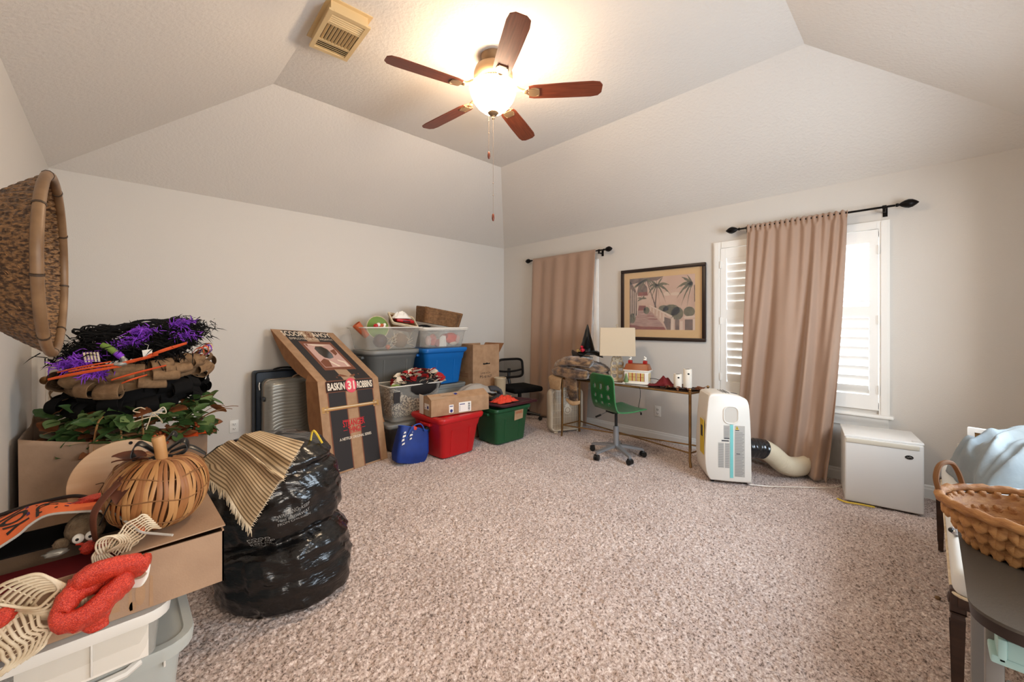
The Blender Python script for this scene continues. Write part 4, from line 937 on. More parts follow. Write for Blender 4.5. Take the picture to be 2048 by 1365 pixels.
text('lettering', 'A NETFLIX ORIGINAL SERIES', lo4, .235, .335, .76, .365, M['creamprint'], st, .015)
quad('fine_print', lo3, [(.03, .045, .19, .049), (.03, .033, .15, .037), (.03, .021, .17, .025)], M['creamprint'], st)
shape('rail_print', lo3, [[(.03, .672), (.93, .672), (.93, .712), (.03, .712)]], M['gold'], st)
shape('rail_shade', lo4, [[(.03, .672), (.93, .672), (.93, .680), (.03, .680)]], M['brownprint'], st)
shape('rail_glint', lo4, [[(.05, .696), (.92, .696), (.92, .703), (.05, .703)]], M['creamprint'], st)
shape('rail_collar', lo4, [[(.02, .66), (.06, .66), (.06, .725), (.02, .725)], [(.085, .655), (.115, .655), (.115, .73), (.085, .73)], [(.855, .655), (.885, .655), (.885, .73), (.855, .73)], [(.92, .66), (.955, .66), (.955, .725), (.92, .725)]], M['gold'], st)
def wing(pts): # side wing folded back
    mb = MB(); n = len(pts); mb.add(pts, [tuple(range(n))]); return thick(part('side_wing', mb, M['card_in'], st, 0), .004)
bk_ = Vector((-.10, .90, 0)).normalized()
wing([BL, FL, FL+bk_*.10+Vector((-.015, .05, .06)), FL+bk_*.15+Vector((-.03, 0, -.01)), FL+bk_*.13+Vector((-.025, -.02, -.35)), BL+bk_*.20+Vector((-.03, 0, .24)), BL+bk_*.10+Vector((-.01, 0, .03))])
wing([FL, TL, TL+Vector((.02, -.06, -.10)), FL.lerp(TL, .66)+Vector((.0, .02, -.13)), FL.lerp(TL, .33)+Vector((-.01, .05, -.10)), FL+bk_*.10+Vector((-.015, .05, .0))])
wing([BR, FR, FR+bk_*.16+Vector((.05, 0, -.03)), FR+bk_*.22+Vector((.10, 0, -.20)), BR+bk_*.24+Vector((.13, 0, .26)), BR+bk_*.12+Vector((.03, 0, .02))])

# ---- totes
def tote(label, loc, wd, dp, h, m, rz=0, lid=None, r=.05, taper=.82, name='storage_tote', ribs=True, lip=.022, group=None, belly=0, lidm=None, tilt=None, band=.70, handles=True):
    t = thing(name, label, 'storage bin', loc, rz, group)
    def ring(f, g, z): return rr(wd*f+g, dp*f+g, r, z, 6)
    L_ = [ring(taper, -.03, 0), ring(taper, 0, .012)]
    fb = lerp(taper, 1, band)
    L_ += [ring(fb, 0, h*band), ring(fb, .012, h*band+.008), ring(lerp(taper, 1, .9), .014, h-.05), ring(1, lip*.4, h-.045), ring(1, lip*2, h-.03), ring(1, lip*2+.004, h-.012), ring(1, lip*2-.004, h), ring(1, .0, h), ring(1, -.012, h-.02), ring(taper, -.012, .02)]
    part('body', MB().loft(L_, True, True), m, t)
    if handles:
        for s in (-1, 1): part('handle', MB().rbox((s*(wd/2+lip*.3), 0, h-.062), (.05, .16, .032), .01), m, t)
    if ribs:
        for s in (-1, 1):
            for x in (-.22, .22):
                part('side_rib', MB().loft([[(x*wd+q, s*(dp*lerp(taper, fb, k)/2+o_), lerp(.03, h*band, k)) for q, o_ in ((-.012, -.004), (-.006, .006), (.006, .006), (.012, -.004))] for k in (0, 1)]), m, t)
    if lid:
        lm_ = lidm or m; z = h+.003
        ll = [rr(wd+lip*2+.016, dp+lip*2+.016, r+.01, z-.022, 6), rr(wd+lip*2+.022, dp+lip*2+.022, r+.01, z, 6), rr(wd+lip*2+.01, dp+lip*2+.01, r+.01, z+.012, 6), rr(wd-.04, dp-.04, r, z+.014, 6), rr(wd-.06, dp-.06, r, z+.004, 6), rr(wd-.16, dp-.16, r, z+.004, 6), rr(wd-.18, dp-.18, r, z+.012, 6)]
        part('lid', MB().loft(ll), lm_, t)
    return t
# lower level against the wall
tote('dark grey tote hidden at the base of the corner stack beneath a grey bow-fronted one', (2.19, 4.19, 0), .62, .44, .55, M['greyplast'], lid=True)
tote('frosted tote with pale lid at the base of the stack, directly under the blue one', (2.82, 4.19, 0), .60, .44, .55, M['frost'], lid=True, lidm=M['greyplast2'], r=.04)
tote('grey tote with wide rim standing above floor level, under the clear craft tote', (2.20, 4.185, .572), .61, .41, .415, M['greyplast'], r=.12, lid=True, lidm=M['greyplast2'], band=.78)
tote('bright blue lidded tote beside the grey one, under a clear wrapped tote', (2.80, 4.10, .572), .57, .42, .415, M['blueplast'], lid=True)
def cleartote(label, loc, wd, dp, h, stuff, rz=0, lid=None):
    t = thing('clear_tote', label, 'storage bin', loc, rz)
    f = .87; rg_ = lambda k, g, z: rr(wd*k+g, dp*k+g, .045, z, 6)
    part('body', MB().loft([rg_(f, -.02, 0), rg_(f, 0, .01), rg_(lerp(f, 1, .8), 0, h*.8), rg_(1, .004, h-.02), rg_(1, .036, h-.016), rg_(1, .038, h), rg_(1, .0, h), rg_(1, -.010, h-.02), rg_(f, -.008, .014)], True, True), M['clear'], t)
    if lid: part('lid', MB().loft([rg_(1, .03, h+.002), rg_(1, .05, h+.008), rg_(1, .04, h+.022), rg_(1, -.06, h+.024)]), lid, t)
    part('rim', MB().tube([(p[0], p[1], h-.004) for p in rg_(1, .036, 0)], .006, 6, True), M['lidwhite'], t)
    return t
# clear craft tote, top left
CL = (2.17, 4.165, 1.005)
cleartote('open clear tote of craft odds and ends at the top left of the stack', CL, .67, .42, .245, None)
def craft(name, label, cat, loc, build, group=None):
    t = thing(name, label, cat, loc); build(t); return t
lump('purple_ball', 'dull purple foam ball seen through the left part of the clear craft tote', 'ball', (2.06, 4.07, 1.10), .075, M['maroon'], .12)
lump('straw_bundle', 'round tan straw bundle seen through the right half of the clear craft tote', 'craft bundle', (2.30, 4.07, 1.10), .088, M['burlap'], .1, (1.1, .7, .95))
lump('peach_ornament', 'small peach ornament low in the clear craft tote', 'ornament', (2.12, 4.015, 1.035), .026, M['terracotta'], .2)
mb = MB(); rd = random.Random(8)
for k in range(26):
    p = Vector((2.19+rd.uniform(-.06, .2), 4.03+rd.uniform(-.01, .05), 1.06+rd.uniform(-.02, .10))); d = Vector((rd.uniform(-.6, 1), rd.uniform(-.1, .2), rd.uniform(-.3, .8))).normalized()*.09; mb.tube([p-d*.6, p, p+d+Vector((0, 0, -.01))], .0026, 4)
tag(part('dried_stems', mb, M['mesh_cream'], None), 'loose pale dried stems pressed against the clear craft tote wall', 'dried stems', kind='stuff')
t = thing('terracotta_roll', 'orange rolled sheet sticking out of the left end of the clear craft tote', 'roll', (1.88, 4.08, 1.19), rot=(R(-6), R(-40), 0))
part('roll', MB().lathe([(.030, -.05), (.045, .12), (.043, .121), (.028, -.05)], 20), M['terracotta'], t)
part('roll_crease', MB().box(-.002, .002, -.047, -.043, .0, .09), M['orangecloth'], t)
t = thing('lime_plate', 'lime green round plate standing in the clear craft tote', 'plate', (2.075, 4.16, 1.245), rot=(R(80), 0, R(-4)))
part('plate_disc', MB().lathe([(.02, -.004), (.09, -.004), (.122, .008), (.125, .010), (.09, .002), (.02, .0)], 40), M['greentoy'], t); part('plate_rim', MB().tube([(.124*cos(2*pi*k/40), .124*sin(2*pi*k/40), .009) for k in range(40)], .004, 6, True), M['mesh_cream'], t)
for k, (x, z, r_, m_) in enumerate(((2.015, 1.275, .022, 'ceramic'), (2.035, 1.262, .018, 'terracotta'), (2.055, 1.268, .02, 'terracotta'), (2.085, 1.275, .018, 'ceramic'), (2.078, 1.258, .017, 'ceramic'), (1.985, 1.262, .025, 'redplast'))):
    lump('ornament', ('white bauble nearest the left before the lime plate', 'leftmost small orange bauble in front of the lime plate', 'second small orange bauble in front of the lime plate', 'upper right white bauble in front of the lime plate', 'lower right white bauble in front of the lime plate', 'red bauble at the left foot of the lime plate')[k], 'ornament', (x, 4.02, z), r_, M[m_], .05)
t = thing('lined_basket', 'tilted brown basket with cream liner on top of the clear craft tote', 'basket', (2.345, 4.12, 1.285), rot=(R(32), R(10), R(-6)))
part('basket_body', MB().loft([rr(.24, .17, .02, -.045, 3), rr(.30, .22, .02, .055, 3), rr(.29, .21, .02, .055, 3), rr(.23, .16, .02, -.038, 3)]), M['wicker'], t)
part('liner_cuff', MB().loft([rr(.31, .23, .02, .035, 3), rr(.318, .238, .02, .058, 3), rr(.285, .205, .02, .06, 3), rr(.28, .20, .02, .03, 3)], False, False), M['mesh_cream'], t)
t = thing('red_tray', 'glossy red plastic caddy resting in the tilted basket', 'caddy', (2.355, 4.085, 1.325), rot=(R(12), R(6), R(-6)))
part('tray_body', MB().rbox((0, 0, .0), (.21, .12, .035), .012), M['redplast'], t); part('grip_recess', MB().rbox((.01, -.059, .0), (.09, .008, .016), .004), M['maroon'], t)
t = thing('white_tissue', 'crumpled white tissue heaped on the red caddy', 'tissue', (2.33, 4.11, 1.345))
mb = MB(); mb.grid(24, 16, lambda u, v: ((u-.5)*.20+.02*nz(u*5, v*5), (v-.5)*.12, .075*sin(pi*u)**.6*sin(pi*v)**.6*(1+.5*nz(u*7, v*7, 3)))); part('tissue_sheet', mb, M['eye'], t, 30)
# wrapped clear tote on the blue one
WRP = (2.80, 4.08, 1.005)
cleartote('clear tote of red wrapped items with pale lid on top of the blue tote', WRP, .60, .40, .215, None, lid=M['lidwhite'])
for k, (x, z, sx, sz, m_, nm) in enumerate(((2.66, 1.10, .05, .07, 'redmesh', 'crumpled red wrapped bundle seen left of the white card in the wrapped tote'), (2.92, 1.115, .10, .065, 'redcloth', 'wide coral red cloth bundle at the right in the wrapped tote'), (2.60, 1.09, .035, .06, 'pinkprint', 'pinkish wrapped bundle at the far left of the wrapped tote'), (2.95, 1.05, .06, .025, 'quiltwhite', 'white scrap low at the right in the wrapped tote'), (2.73, 1.06, .05, .045, 'quiltred', 'dark red bundle low behind the white card in the wrapped tote'), (3.01, 1.10, .035, .06, 'pinkprint', 'pinkish bundle at the far right end of the wrapped tote'), (2.83, 1.135, .05, .035, 'quiltred', 'small dark red bundle above the white card in the wrapped tote'))):
    lump('wrapped_bundle', nm, 'bundle', (x, 3.965, z), .1, M[m_], .4, (sx/.1, .35, sz/.1))
t = thing('white_card', 'upright white card standing inside the wrapped clear tote', 'card', (2.78, 3.93, 1.02)); part('card', MB().prism([(-.05, 0), (.05, 0), (.042, .12), (-.01, .13), (-.045, .10)], -.002, .002, rmx((0, 0, 0), (pi/2, 0, 0))), M['ceramic'], t)
t = thing('cellophane', 'crumpled clear plastic sheet draped over the left end of the wrapped tote', 'plastic sheet', (2.60, 3.88, 1.03))
mb = MB(); mb.grid(30, 20, lambda u, v: ((u-.5)*.34, -.012-.025*nz(u*6, v*6, 9)+.10*max(0, v-.8), .21*v+.02*nz(u*3, v, 4))); part('film', mb, M['clear'], t, 35)
lump('black_hair_clump', 'black tinsel clump between the lined basket and the wrapped tote', 'tinsel', (2.57, 4.02, 1.245), .06, M['blackcloth'], .5, (1.4, .7, .5))
t = thing('wicker_basket', 'long rectangular brown wicker basket tilted on the topmost tote', 'basket', (2.80, 4.07, 1.275), rot=(R(4), R(9), R(-5)))
def wick(u, v, s):
    wd, dp, h = .50, .27, .17; per = rr(wd*lerp(.92, 1, v), dp*lerp(.92, 1, v), .03, h*v, 8); n = len(per); f = (u*n) % n; i = int(f); p = Vector(per[i]).lerp(Vector(per[(i+1) % n]), f-i)
    q = Vector((p.x, p.y, 0)).normalized(); return p+q*(.004*sin(u*2*pi*46+pi*(int(v*22) % 2))*s+.003*sin(v*22*2*pi))
mb = MB(); mb.grid(220, 66, lambda u, v: wick(u, v, 1)); o = part('woven_body', mb, M['wicker'], t, 'all'); thick(o, .008)
part('basket_floor', MB().box(-.22, .22, -.12, .12, 0, .006), M['wicker'], t); part('braided_rim', MB().tube([(p[0], p[1], .17+.004*(i % 2)) for i, p in enumerate(rr(.50, .27, .03, 0, 10))], .009, 8, True), M['wicker'], t)
# tall moving carton in the corner
t = thing('moving_carton', 'tall brown moving carton with raised flaps right of the blue tote', 'box', (3.375, 4.02, 0), R(-3))
cw, cdp, ch = .42, .40, .915
part('carton_body', MB().box(-cw/2, cw/2, -cdp/2, cdp/2, 0, ch), M['cardboard'], t, 0)
part('front_flap', MB().box(-cw/2, cw/2, -cdp/2, -cdp/2+.004, ch, ch+.11), M['cardboard'], t, 0)
part('left_flap', MB().box(-cw/2, -cw/2+.004, -cdp/2, cdp/2, ch, ch+.115), M['cardboard'], t, 0)
part('right_flap', MB().add([(cw/2, -cdp/2, ch), (cw/2, cdp/2, ch), (cw/2+.09, cdp/2, ch+.115), (cw/2+.085, -cdp/2, ch+.12)], [(0, 1, 2, 3)]), M['card_in'], t, 0)
part('back_flap', MB().box(-cw/2, cw/2, cdp/2-.004, cdp/2, ch, ch+.11), M['cardboard'], t, 0)
fm = plane_map((-cw/2, -cdp/2, 0), (cw, 0, 0), (0, 0, ch))
text('carton_stamp', 'PS-6167', fm, .26, .665, .70, .70, M['blackprint'], t); text('carton_stamp', 'LMB-4.CX', fm, .30, .72, .66, .74, M['blackprint'], t)
shape('hand_hole', fm, [[(.38, .845), (.64, .85), (.64, .868), (.58, .862), (.52, .872), (.45, .862), (.38, .87)]], M['dark'], t)
lm_ = plane_map((-cw/2, cdp/2, 0), (0, -cdp, 0), (0, 0, ch))
quad('carton_print', lm_, [(.15, .68, .75, .686), (.15, .70, .75, .704), (.15, .72, .75, .726), (.15, .74, .6, .744)], M['brownprint'], t)
# middle: bin, clear tote and patchwork heap
t = tote('low dark grey bin with grey lid under the clear tote of patchwork', (2.22, 3.80, 0), .56, .34, .275, M['greyplast'], lid=True, lidm=M['greyplast2'], handles=False)
t = cleartote('clear tote heaped with patchwork fabric behind the red tote', (2.25, 3.80, .295), .60, .34, .37, None)
part('label', MB().box(-.27, -.20, -.174, -.172, .20, .31, Matrix.Rotation(0, 4, 'Z')), M['charprint'], t)
part('fabric_filling', MB().rbox((0, .01, .18), (.48, .26, .30), .06, 3), M['quiltcheck'], t)
ph = thing('patchwork_heap', 'heap of red, black and cream patchwork fabric on the clear tote', 'fabric', (2.33, 3.77, .635))
rd = random.Random(21); pm = [leaf_mesh(.085, .045, M[m_], .7, 0, 'fabric_patch') for m_ in ('quiltred', 'quiltblack', 'quiltwhite', 'quiltcheck', 'quiltred', 'quiltwhite')]
part('heap_core', MB().ball((0, 0, .0), (.29, .17, .155), 20, 12), M['quiltblack'], ph, 'all')
for k in range(190):
    a = rd.uniform(0, 2*pi); e = rd.uniform(.05, 1.5); d = Vector((cos(a)*cos(e), sin(a)*cos(e), sin(e)))
    p = Vector((d.x*.285, d.y*.165, d.z*.155)); link('fabric_patch', rd.choice(pm), ph, p, (rd.uniform(-.5, .5)-cos(e)*sin(a)*.9, rd.uniform(-.6, .6)+cos(e)*cos(a)*.9, rd.uniform(0, 6.28)))
t = thing('green_scrap', 'lime green scrap at the left rim of the patchwork tote', 'fabric', (2.02, 3.66, .655)); part('scrap', softloop([(-.05, 0, .01), (0, -.02, .02), (.06, 0, .0)], .04, (0, 1, .2), .004), M['greentoy'], t, 'all')
# hidden carton that carries the clothes and the bucket
t = thing('plain_carton', 'plain brown carton between the long box and the corner, under the clothes', 'box', (3.13, 3.66, 0)); part('carton_body', MB().rbox((0, 0, .20), (.82, .26, .40), .004), M['cardboard'], t); part('tape', MB().box(-.41, .41, -.02, .02, .4, .4015), M['tanprint'], t)
# red tote, long carton
tote('red tote on the carpet under the long taped carton', (2.415, 3.335, 0), .50, .46, .385, M['redplast'], R(2), lid=True, r=.05, taper=.80)
lb = thing('long_carton', 'long taped brown shipping carton lying on the red tote', 'box', (2.135, 3.205, .405), R(-8))
part('carton_body', MB().rbox((.325, .13, .078), (.65, .26, .155), .003), M['cardboard'], lb)
part('sloped_flap', MB().add([(0.002, .002, .155), (.648, .002, .155), (.648, .10, .205), (.002, .10, .195), (.002, .26, .157), (.648, .26, .157)], [(0, 1, 2, 3), (3, 2, 5, 4), (0, 3, 4), (1, 5, 2)]), M['cardboard'], lb, 0)
part('white_panel', MB().box(-.003, -.001, .17, .26, .0, .185), M['ceramic'], lb, 0)
em = plane_map((0, .26, 0), (0, -.26, 0), (0, 0, .155)); fm = plane_map((0, 0, 0), (.65, 0, 0), (0, 0, .155), .0012); fm2 = plane_map((0, 0, 0), (.65, 0, 0), (0, 0, .155), .002)
tp = plane_map((.002, .002, .155), (.646, 0, 0), (0, .098, .045), .001); tp2 = plane_map((.002, .002, .155), (.646, 0, 0), (0, .098, .045), .0018)
em2 = plane_map((0, .26, 0), (0, -.26, 0), (0, 0, .155), .0018)
quad('tape_strip', em, [(.5, 0, .8, 1)], M['tanprint'], lb)
quad('shipping_label', em2, [(.45, .38, .85, .75)], M['paper'], lb); quad('label_ink', plane_map((-.002, .26, 0), (0, -.26, 0), (0, 0, .155), .001), [(.68, .45, .8, .62), (.48, .45, .6, .48)], M['indigo'], lb)
quad('shipping_label', fm, [(.29, .12, .365, .62), (.455, .08, .67, .70)], M['paper'], lb)
quad('tape_strip', tp, [(0, .1, .45, .55), (.2, .45, 1, .95)], M['tanprint'], lb)
shape('label_ink', fm2, [circ(.328, .24, .024, .10, 14), [(.30, .5), (.355, .5), (.355, .55), (.30, .55)], [(.47, .55), (.56, .55), (.56, .6), (.47, .6)], [(.47, .14), (.475, .14), (.475, .5), (.47, .5)]], M['indigo'], lb)
quad('barcode', fm2, [(.615, .14+.075*k, .65, .14+.075*k+(.05 if k % 2 else .03)) for k in range(7)], M['barcode'], lb)
quad('shipping_label', tp, [(.42, .45, .54, .88)], M['paper'], lb); quad('label_ink', tp2, [(.43, .5, .48, .8)], M['indigo'], lb)
# clothes and bucket
t = thing('grey_hoodie', 'grey and black folded hoodie heaped behind the long carton', 'clothing', (2.98, 3.60, .405))
mb = MB(); mb.grid(40, 24, lambda u, v: ((u-.5)*.56, (v-.5)*.24-.01, .02+.17*sin(pi*u)**.5*sin(pi*(.1+.8*v))**.7+.02*nz(u*6, v*5, 1))); thick(part('pale_body', mb, M['palecloth'], t, 'all'), .006)
part('dark_sleeve', softloop([(.15, -.10, .13), (.24, -.14, .12), (.27, -.15, .06), (.20, -.17, .02), (.12, -.16, .0)], .12, (.2, 1, .3), .025), M['greycloth'], t, 'all')
part('sleeve_cuff', softloop([(.20, -.12, .135), (.26, -.13, .11), (.275, -.14, .07)], .06, (.2, 1, .3), .012), M['zipper'], t, 'all')
t = thing('cream_bucket', 'cream cylindrical bin standing behind the green tote lid', 'bin', (3.47, 3.68, .402)); part('bucket_body', MB().lathe([(.066, 0), (.074, .205), (.077, .21), (.070, .21), (.062, .006)], 28), M['bucket'], t); part('bucket_rim', MB().tube([(.075*cos(2*pi*k/28), .075*sin(2*pi*k/28), .208) for k in range(28)], .004, 6, True), M['mesh_cream'], t)
# blue bag
BB = thing('blue_tote_bag', 'slumped blue reusable shopping bag leaning on the red tote', 'bag', (1.965, 3.335, 0), R(-6), rot=(R(0), R(14), R(-6)))
def bagring2(z, wd, dp, dx, dy, n=10):
    pts = rr(wd, dp, .03, z, 3, dx, dy); return [(p[0]+.006*nz(p[0]*14, p[1]*14, z*14), p[1]-.012*nz(p[0]*9, z*9, 3), p[2]+(.0 if z < .1 else .03*nz(p[0]*5, p[1]*5, z*3))) for p in pts]
L_ = [bagring2(.0, .28, .14, 0, 0), bagring2(.06, .31, .16, 0, 0), bagring2(.13, .32, .16, .0, 0), bagring2(.20, .31, .14, -.0, .01), bagring2(.26, .30, .11, -.005, .01), bagring2(.315, .29, .09, -.01, .02)]
L_ += [bagring2(.315, .282, .082, -.01, .02), bagring2(.10, .27, .10, 0, 0)]
part('bag_body', MB().loft(L_, True, True), M['bluebag'], BB, 60)
bm2 = plane_map((-.155, -.088, .08), (.31, 0, 0), (0, .02, .22), .004)
shape('white_print', bm2, [[(.02, .50), (.10, .56), (.09, .64), (.03, .60)], [(.03, .66), (.12, .72), (.12, .80), (.03, .75)], [(.05, .36), (.13, .42), (.13, .49), (.06, .44)], [(.04, .82), (.11, .86), (.10, .93), (.05, .9)], [(.24, .74), (.34, .80), (.32, .86), (.25, .82)], [(.26, .60), (.33, .65), (.32, .71), (.27, .67)], [(.30, .9), (.33, .92), (.32, .95)]], M['paper'], BB)
part('bag_strap', MB().tube(spline([(-.10, -.055, .22), (-.06, -.06, .33), (.02, -.05, .36), (.08, -.045, .30)], 5), .006, 5), M['bluetrim'], BB)
part('bag_hem', MB().tube([(p[0]*1.01, p[1], p[2]) for p in L_[5]], .005, 5, True), M['bluetrim'], BB)
t = thing('orange_cap_bottle', 'red orange cap poking from the top of the blue shopping bag', 'bottle', (2.01, 3.33, .27), rot=(R(8), R(25), 0)); part('cap', MB().lathe([(.025, -.01), (.03, 0), (.03, .045), (.024, .055)], 16), M['redcloth'], t); part('bottle_neck', MB().cyl((0, 0, 0), .022, -.12, -.008, 14), M['blueplast'], t)
t = thing('black_wrapper', 'black printed wrapper inside the blue shopping bag', 'wrapper', (2.10, 3.325, .215), rot=(0, R(48), R(-6))); part('wrapper', MB().rbox((0, 0, .02), (.06, .05, .17), .01), M['blackprint'], t)
quad('wrapper_print', plane_map((-.015, -.0255, .02), (.03, 0, 0), (0, 0, .06), .001), [(0, 0, .3, .3), (.4, .3, .8, .5), (.1, .6, .5, .8)], M['orangecloth'], t)
# green tote with maroon lid
gt = tote('dark green tote with loose maroon lid at the front right of the bins', (3.11, 3.275, 0), .50, .37, .385, M['greenplast'], 0, r=.045, taper=.86)
t = thing('tote_lid', 'dark maroon lid lying skewed on the green tote', 'lid', (3.195, 3.285, .392), rot=(R(-2), R(1.5), R(5)))
part('lid_panel', MB().loft([rr(.62, .45, .05, 0, 6), rr(.63, .46, .05, .012, 6), rr(.61, .44, .05, .024, 6), rr(.55, .38, .05, .024, 6), rr(.53, .36, .05, .012, 6)]), M['maroon'], t)
part('lid_latch', MB().rbox((.315, 0, .012), (.05, .12, .02), .006), M['maroon'], t)
nt_ = part('paper_note', MB().add([(-.06, 0, 0), (.07, -.002, .01), (.075, -.006, .115), (-.055, -.004, .125)], [(0, 1, 2, 3)]), M['cardboard'], gt, 0, loc=(.075, -.186, .235)); thick(nt_, .002)
text('handwriting', 'XMAS', plane_map((.03, -.1935, .30), (.10, 0, .006), (0, -.003, .03), .001), 0, 0, 1, 1, M['terracotta'], gt)
t = thing('coral_cloth', 'crumpled coral orange cloth on the maroon tote lid', 'cloth', (3.12, 3.24, .425))
mb = MB(); mb.grid(30, 20, lambda u, v: ((u-.5)*.30+.02*nz(u*4, v*4), (v-.5)*.17+.02*nz(u*5, v*3, 2), .055*sin(pi*u)**.7*sin(pi*v)**.7*(1+.9*nz(u*8, v*8, 6)))); thick(part('cloth', mb, M['redcloth'], t, 'all'), .003)
# black mesh office chair in the corner
oc = thing('office_chair', 'black mesh-back office chair in the room corner behind the totes', 'chair', (3.935, 3.79, 0), R(-12))
# local: chair faces -y
part('seat', MB().rbox((0, 0, .42), (.46, .46, .07), .03, 3), M['blackcloth'], oc)
def backpt(u, v): return ((u-.5)*.42*(1-.08*(v-.5)), .235+.02*(1-4*(u-.5)**2)-.0*v, .535+.255*v)
bf = [backpt(.5+.5*c_, .5+.5*s_) for c_, s_ in [(math.copysign(abs(cos(a))**.35, cos(a)), math.copysign(abs(sin(a))**.35, sin(a))) for a in [2*pi*k/40 for k in range(40)]]]
part('back_frame', MB().tube(bf, .017, 8, True), M['black'], oc)
part('back_bar', MB().tube([backpt(u, .42-.10*(1-(2*u-1)**2)) for u in [k/12 for k in range(13)]], .014, 8), M['black'], oc)
mb = MB(); mb.grid(10, 8, lambda u, v: backpt(.03+.94*u, .03+.94*v)); part('mesh_back', mb, M['officemesh'], oc, 'all')
part('back_post', MB().tube([(0, .265, .66), (0, .275, .52), (0, .22, .385), (0, .1, .375)], .022, 8), M['black'], oc)
part('gas_column', MB().cyl((0, 0, 0), .026, .09, .385, 14), M['black'], oc)
leg = MB().tube([(0, 0, .105), (.16, 0, .09), (.28, 0, .065)], [.024, .02, .014], 8).mesh('base_arm', M['black'], 40); cs = MB().cyl((0, 0, 0), .026, -.018, .018, 14, rmx((0, 0, 0), (pi/2, 0, 0))).mesh('caster', M['black'], 40)
for k in range(5):
    a = 2*pi*k/5+.5; l_ = link('base_arm', leg, oc, rot=(0, 0, a)); link('caster', cs, l_, (.28, 0, .026))
# ================================================================ window side of the room
# ---- framed palm picture
pc = thing('framed_picture', 'dark framed print of a palm boardwalk on the wall above the desk lamp', 'picture', (XB-.001, 2.022, 1.505), -pi/2)
# local: x right along the wall, -y into the room
PW, PHt = .952, .812
for a, b_, c_, d_ in ((-PW/2, PW/2, PHt/2-.036, PHt/2), (-PW/2, PW/2, -PHt/2, -PHt/2+.036), (-PW/2, -PW/2+.036, -PHt/2+.036, PHt/2-.036), (PW/2-.036, PW/2, -PHt/2+.036, PHt/2-.036)):
    part('frame_rail', MB().rbox(((a+b_)/2, -.016, (c_+d_)/2), (b_-a, .03, d_-c_), .006), M['framedark'], pc)
part('backing', MB().box(-PW/2+.01, PW/2-.01, -.008, -.002, -PHt/2+.01, PHt/2-.01), M['framedark'], pc, 0)
pm0 = lambda k: plane_map((-PW/2+.03, -.0085, -PHt/2+.03), (PW-.06, 0, 0), (0, 0, PHt-.06), k)
quad('mat_board', pm0(.0004), [(0, 0, 1, 1)], M['mattecream'], pc)
def pmap(k): return plane_map((-PW/2+.105, -.0085, -PHt/2+.12), (PW-.215, 0, 0), (0, 0, PHt-.225), .0008+.0004*k)
P0, P1, P2, P3, P4, P5 = [pmap(k) for k in range(6)]
quad('painted_sky', P0, [(0, 0, 1, 1)], M['psky'], pc)
shape('painted_boardwalk', P1, [[(.0, 0), (.60, 0), (.52, .12), (.36, .34), (.30, .37), (.14, .37), (.0, .12)]], M['pwalk'], pc)
shape('painted_shadow', P2, [[(.0, 0), (.58, 0), (.55, .055), (.2, .06), (0, .10)], [(.30, .20), (.45, .19), (.45, .205), (.33, .21)], [(.28, .26), (.40, .25), (.39, .265), (.3, .27)]], M['pred'], pc)
shape('painted_house', P1, [[(0, .10), (.13, .30), (.14, .62), (.10, .78), (.0, .98)], [(.12, .70), (.15, .86), (.22, .92), (.29, .82), (.30, .66), (.14, .66)], [(0, .88), (.0, 1), (.55, 1), (.45, .93), (.2, .93)]], M['pdark'], pc)
shape('painted_post', P2, [[(.02+.035*k, .16+.04*k), (.032+.035*k, .17+.04*k), (.034+.033*k, .78-.03*k), (.022+.033*k, .80-.03*k)] for k in range(4)], M['ppale'], pc)
shape('painted_awning', P2, [[(.145, .655), (.30, .655), (.295, .725), (.15, .725)], [(.14, .37), (.27, .37), (.27, .46), (.16, .47)]], M['pred'], pc)
def frond(cx, cy, ang, L_, droop, wd=.022):
    up, dn = [], []
    for k in range(8):
        t_ = k/7; x = cx+L_*t_*cos(R(ang)); y = cy+L_*t_*sin(R(ang))*1.15-droop*t_*t_; w_ = wd*sin(pi*min(1, .12+t_*.9))
        cl = lambda q: min(1, max(0, q))
        up.append((cl(x), cl(y+w_))); dn.append((cl(x), cl(y-w_-.012*(k % 2))))
    return up+dn[::-1]
shape('painted_frond', P3, [frond(.45, .84, a, L_, d) for a, L_, d in ((100, .15, .02), (60, .17, .03), (25, .20, .10), (-5, .20, .16), (-40, .17, .20), (-75, .14, .2), (150, .16, .12), (185, .15, .16), (225, .14, .18), (-95, .12, .26), (130, .16, .05))]+
      [frond(.97, .83, a, L_, d, .026) for a, L_, d in ((160, .24, .16), (180, .22, .24), (205, .18, .3), (230, .14, .36), (255, .07, .42), (140, .2, .02), (270, .04, .45), (120, .16, .0))]+
      [frond(.28, .97, a, L_, d) for a, L_, d in ((190, .2, .14), (215, .16, .16), (245, .12, .18), (-40, .12, .14), (-10, .1, .1), (200, .26, .08))]+[frond(.21, .60, a, .08, .03, .014) for a in (20, 60, 100, 150, 190)], M['pgreen'], pc)
shape('painted_trunk', P2, [[(.275, .96), (.29, .96), (.44, .42), (.42, .42)], [(.44, .82), (.455, .82), (.425, .40), (.405, .40)], [(.985, .8), (1, .8), (1, .5), (.99, .5)]], M['pdark'], pc)
shape('painted_bush', P2, [circ(.66, .36, .13, .11, 14), circ(.55, .40, .08, .06, 12), circ(.28, .37, .05, .07, 12), circ(.92, .33, .08, .09, 12), circ(.05, .22, .05, .10, 12), circ(.75, .30, .09, .12, 12)], M['pgreen'], pc)
shape('painted_hill', P1, [circ(.72, .66, .07, .03, 12), circ(.60, .67, .05, .04, 12)], M['ppale'], pc)
